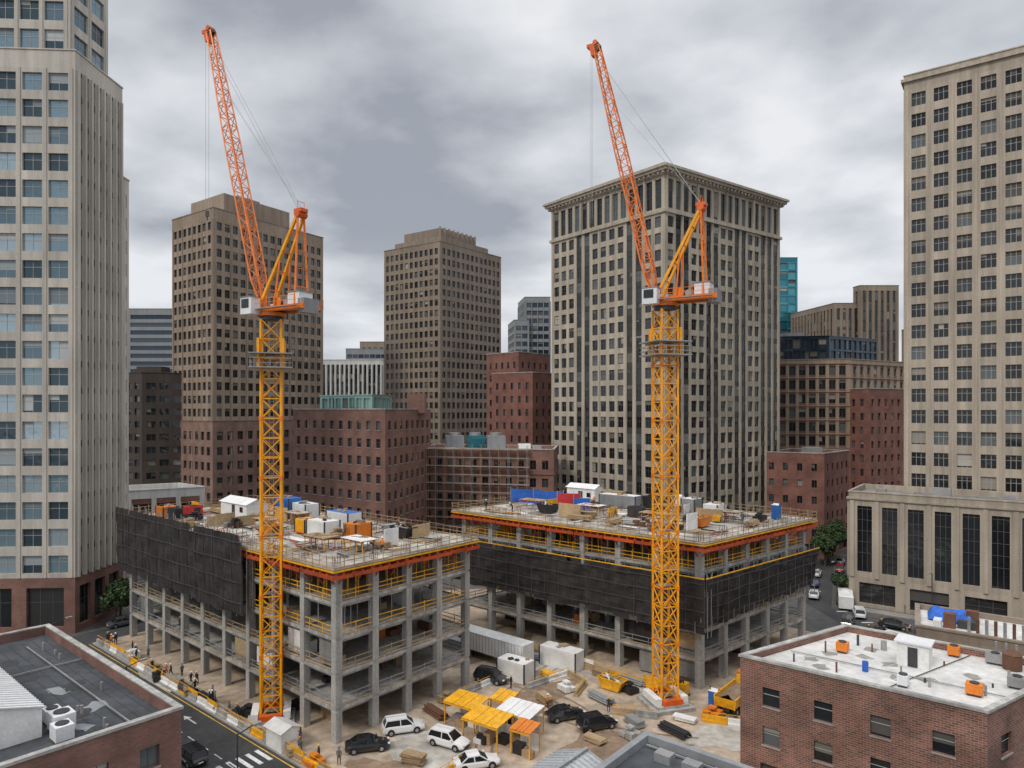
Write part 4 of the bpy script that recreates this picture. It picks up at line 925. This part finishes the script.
for i in range(14):
    x=U(-14,22); y=U(76,100)
    p=V((x,y))-V((24.3,88.4))
    if (V((x,y))-N1).dot(Bv)>-.5 and (V((x,y))-N1).dot(A)>-1.2: continue
    if p.dot(V((.644,.765)))>-3: continue
    if math.hypot(x-18.7,y-83.3)<3.6 or math.hypot(x+2.5,y-98)<9 or y<80: continue
    person(x,y,.04)
for P,LA,LB in((P1,54,20),(P2,42,27)):
    for i in range(6): x,y=at(P,U(1,LA-1),U(.5,LB-1)); person(x,y,ZD-.02)
    for k in(3.8,7.6):
        for i in range(2): x,y=at(P,U(1,LA-1),U(.8,3)); person(x,y,k+.005)
for i in range(6): x,y=(U(57,70),U(100,125)); person(x,y,.02)
# ---------------------------------------------------------------- world
w=bpy.data.worlds.new('World'); S.world=w; w.use_nodes=True
n=w.node_tree; n.nodes.clear(); N=n.nodes; L=n.links
out=N.new('ShaderNodeOutputWorld'); bg1=N.new('ShaderNodeBackground'); bg2=N.new('ShaderNodeBackground'); mx=N.new('ShaderNodeMixShader')
sky=N.new('ShaderNodeTexSky'); sky.sky_type='NISHITA'; sky.sun_disc=False; sky.sun_elevation=math.radians(46); sky.sun_rotation=math.radians(222)
L.new(sky.outputs[0],bg1.inputs[0]); bg1.inputs[1].default_value=.1
tc=N.new('ShaderNodeTexCoord'); sp=N.new('ShaderNodeSeparateXYZ'); L.new(tc.outputs['Generated'],sp.inputs[0])
def M(op,a,c=None,cl=False):
    k=N.new('ShaderNodeMath'); k.operation=op; k.use_clamp=cl
    for i,v in enumerate((a,c)):
        if v is None: continue
        if isinstance(v,(int,float)): k.inputs[i].default_value=v
        else: L.new(v,k.inputs[i])
    return k.outputs[0]
z=M('ADD',M('MAXIMUM',sp.outputs[2],0.),.2)
cx=N.new('ShaderNodeCombineXYZ'); L.new(M('DIVIDE',sp.outputs[0],z),cx.inputs[0]); L.new(M('DIVIDE',sp.outputs[1],z),cx.inputs[1])
mp=N.new('ShaderNodeMapping'); mp.inputs['Location'].default_value=(1.7,4.6,0); L.new(cx.outputs[0],mp.inputs[0])
no=N.new('ShaderNodeTexNoise'); no.inputs['Scale'].default_value=1.15; no.inputs['Detail'].default_value=8; no.inputs['Roughness'].default_value=.46; no.inputs['Distortion'].default_value=.3; L.new(mp.outputs[0],no.inputs['Vector'])
n2=N.new('ShaderNodeTexNoise'); n2.inputs['Scale'].default_value=3.2; n2.inputs['Detail'].default_value=7; n2.inputs['Roughness'].default_value=.5; L.new(mp.outputs[0],n2.inputs['Vector'])
fc=M('ADD',M('MULTIPLY',no.outputs['Fac'],.74),M('MULTIPLY',n2.outputs['Fac'],.26))
cr=N.new('ShaderNodeValToRGB'); e=cr.color_ramp.elements; e[0].position=.39; e[0].color=(.36,.385,.435,1); e[1].position=.6; e[1].color=(.88,.89,.91,1)
x=e.new(.48); x.color=(.58,.605,.65,1)
L.new(fc,cr.inputs[0])
zen=N.new('ShaderNodeMapRange'); zen.inputs[1].default_value=.55; zen.inputs[2].default_value=.95; zen.inputs[3].default_value=1.; zen.inputs[4].default_value=2.7; L.new(sp.outputs[2],zen.inputs[0])
hz=N.new('ShaderNodeMapRange'); hz.inputs[1].default_value=0.; hz.inputs[2].default_value=.25; hz.inputs[3].default_value=.7; hz.inputs[4].default_value=0.; L.new(sp.outputs[2],hz.inputs[0])
mc=N.new('ShaderNodeMix'); mc.data_type='RGBA'; L.new(hz.outputs[0],mc.inputs[0]); L.new(cr.outputs[0],mc.inputs[6]); mc.inputs[7].default_value=(.76,.79,.83,1)
L.new(mc.outputs[2],bg2.inputs[0]); L.new(zen.outputs[0],bg2.inputs[1])
mx.inputs[0].default_value=.93; L.new(bg1.outputs[0],mx.inputs[1]); L.new(bg2.outputs[0],mx.inputs[2]); L.new(mx.outputs[0],out.inputs[0])
sd=bpy.data.lights.new('sun','SUN'); sd.energy=1.5; sd.angle=math.radians(10); sd.color=(1,.92,.82)
so=bpy.data.objects.new('sun',sd); S.collection.objects.link(so)
el=math.radians(46); az=math.radians(222)
dv=V((math.sin(az)*math.cos(el),math.cos(az)*math.cos(el),math.sin(el)))
so.rotation_euler=dv.to_track_quat('Z','Y').to_euler()
cd=bpy.data.cameras.new('camera'); cam=bpy.data.objects.new('camera',cd); S.collection.objects.link(cam)
cam.location=(0,0,36); cam.rotation_euler=(math.radians(90),0,0); cd.lens=24; cd.sensor_width=36; cd.shift_y=.0254; cd.clip_end=6000; cd.clip_start=.5
S.camera=cam
S.view_settings.view_transform='Standard'; S.view_settings.look='None'; S.view_settings.exposure=0
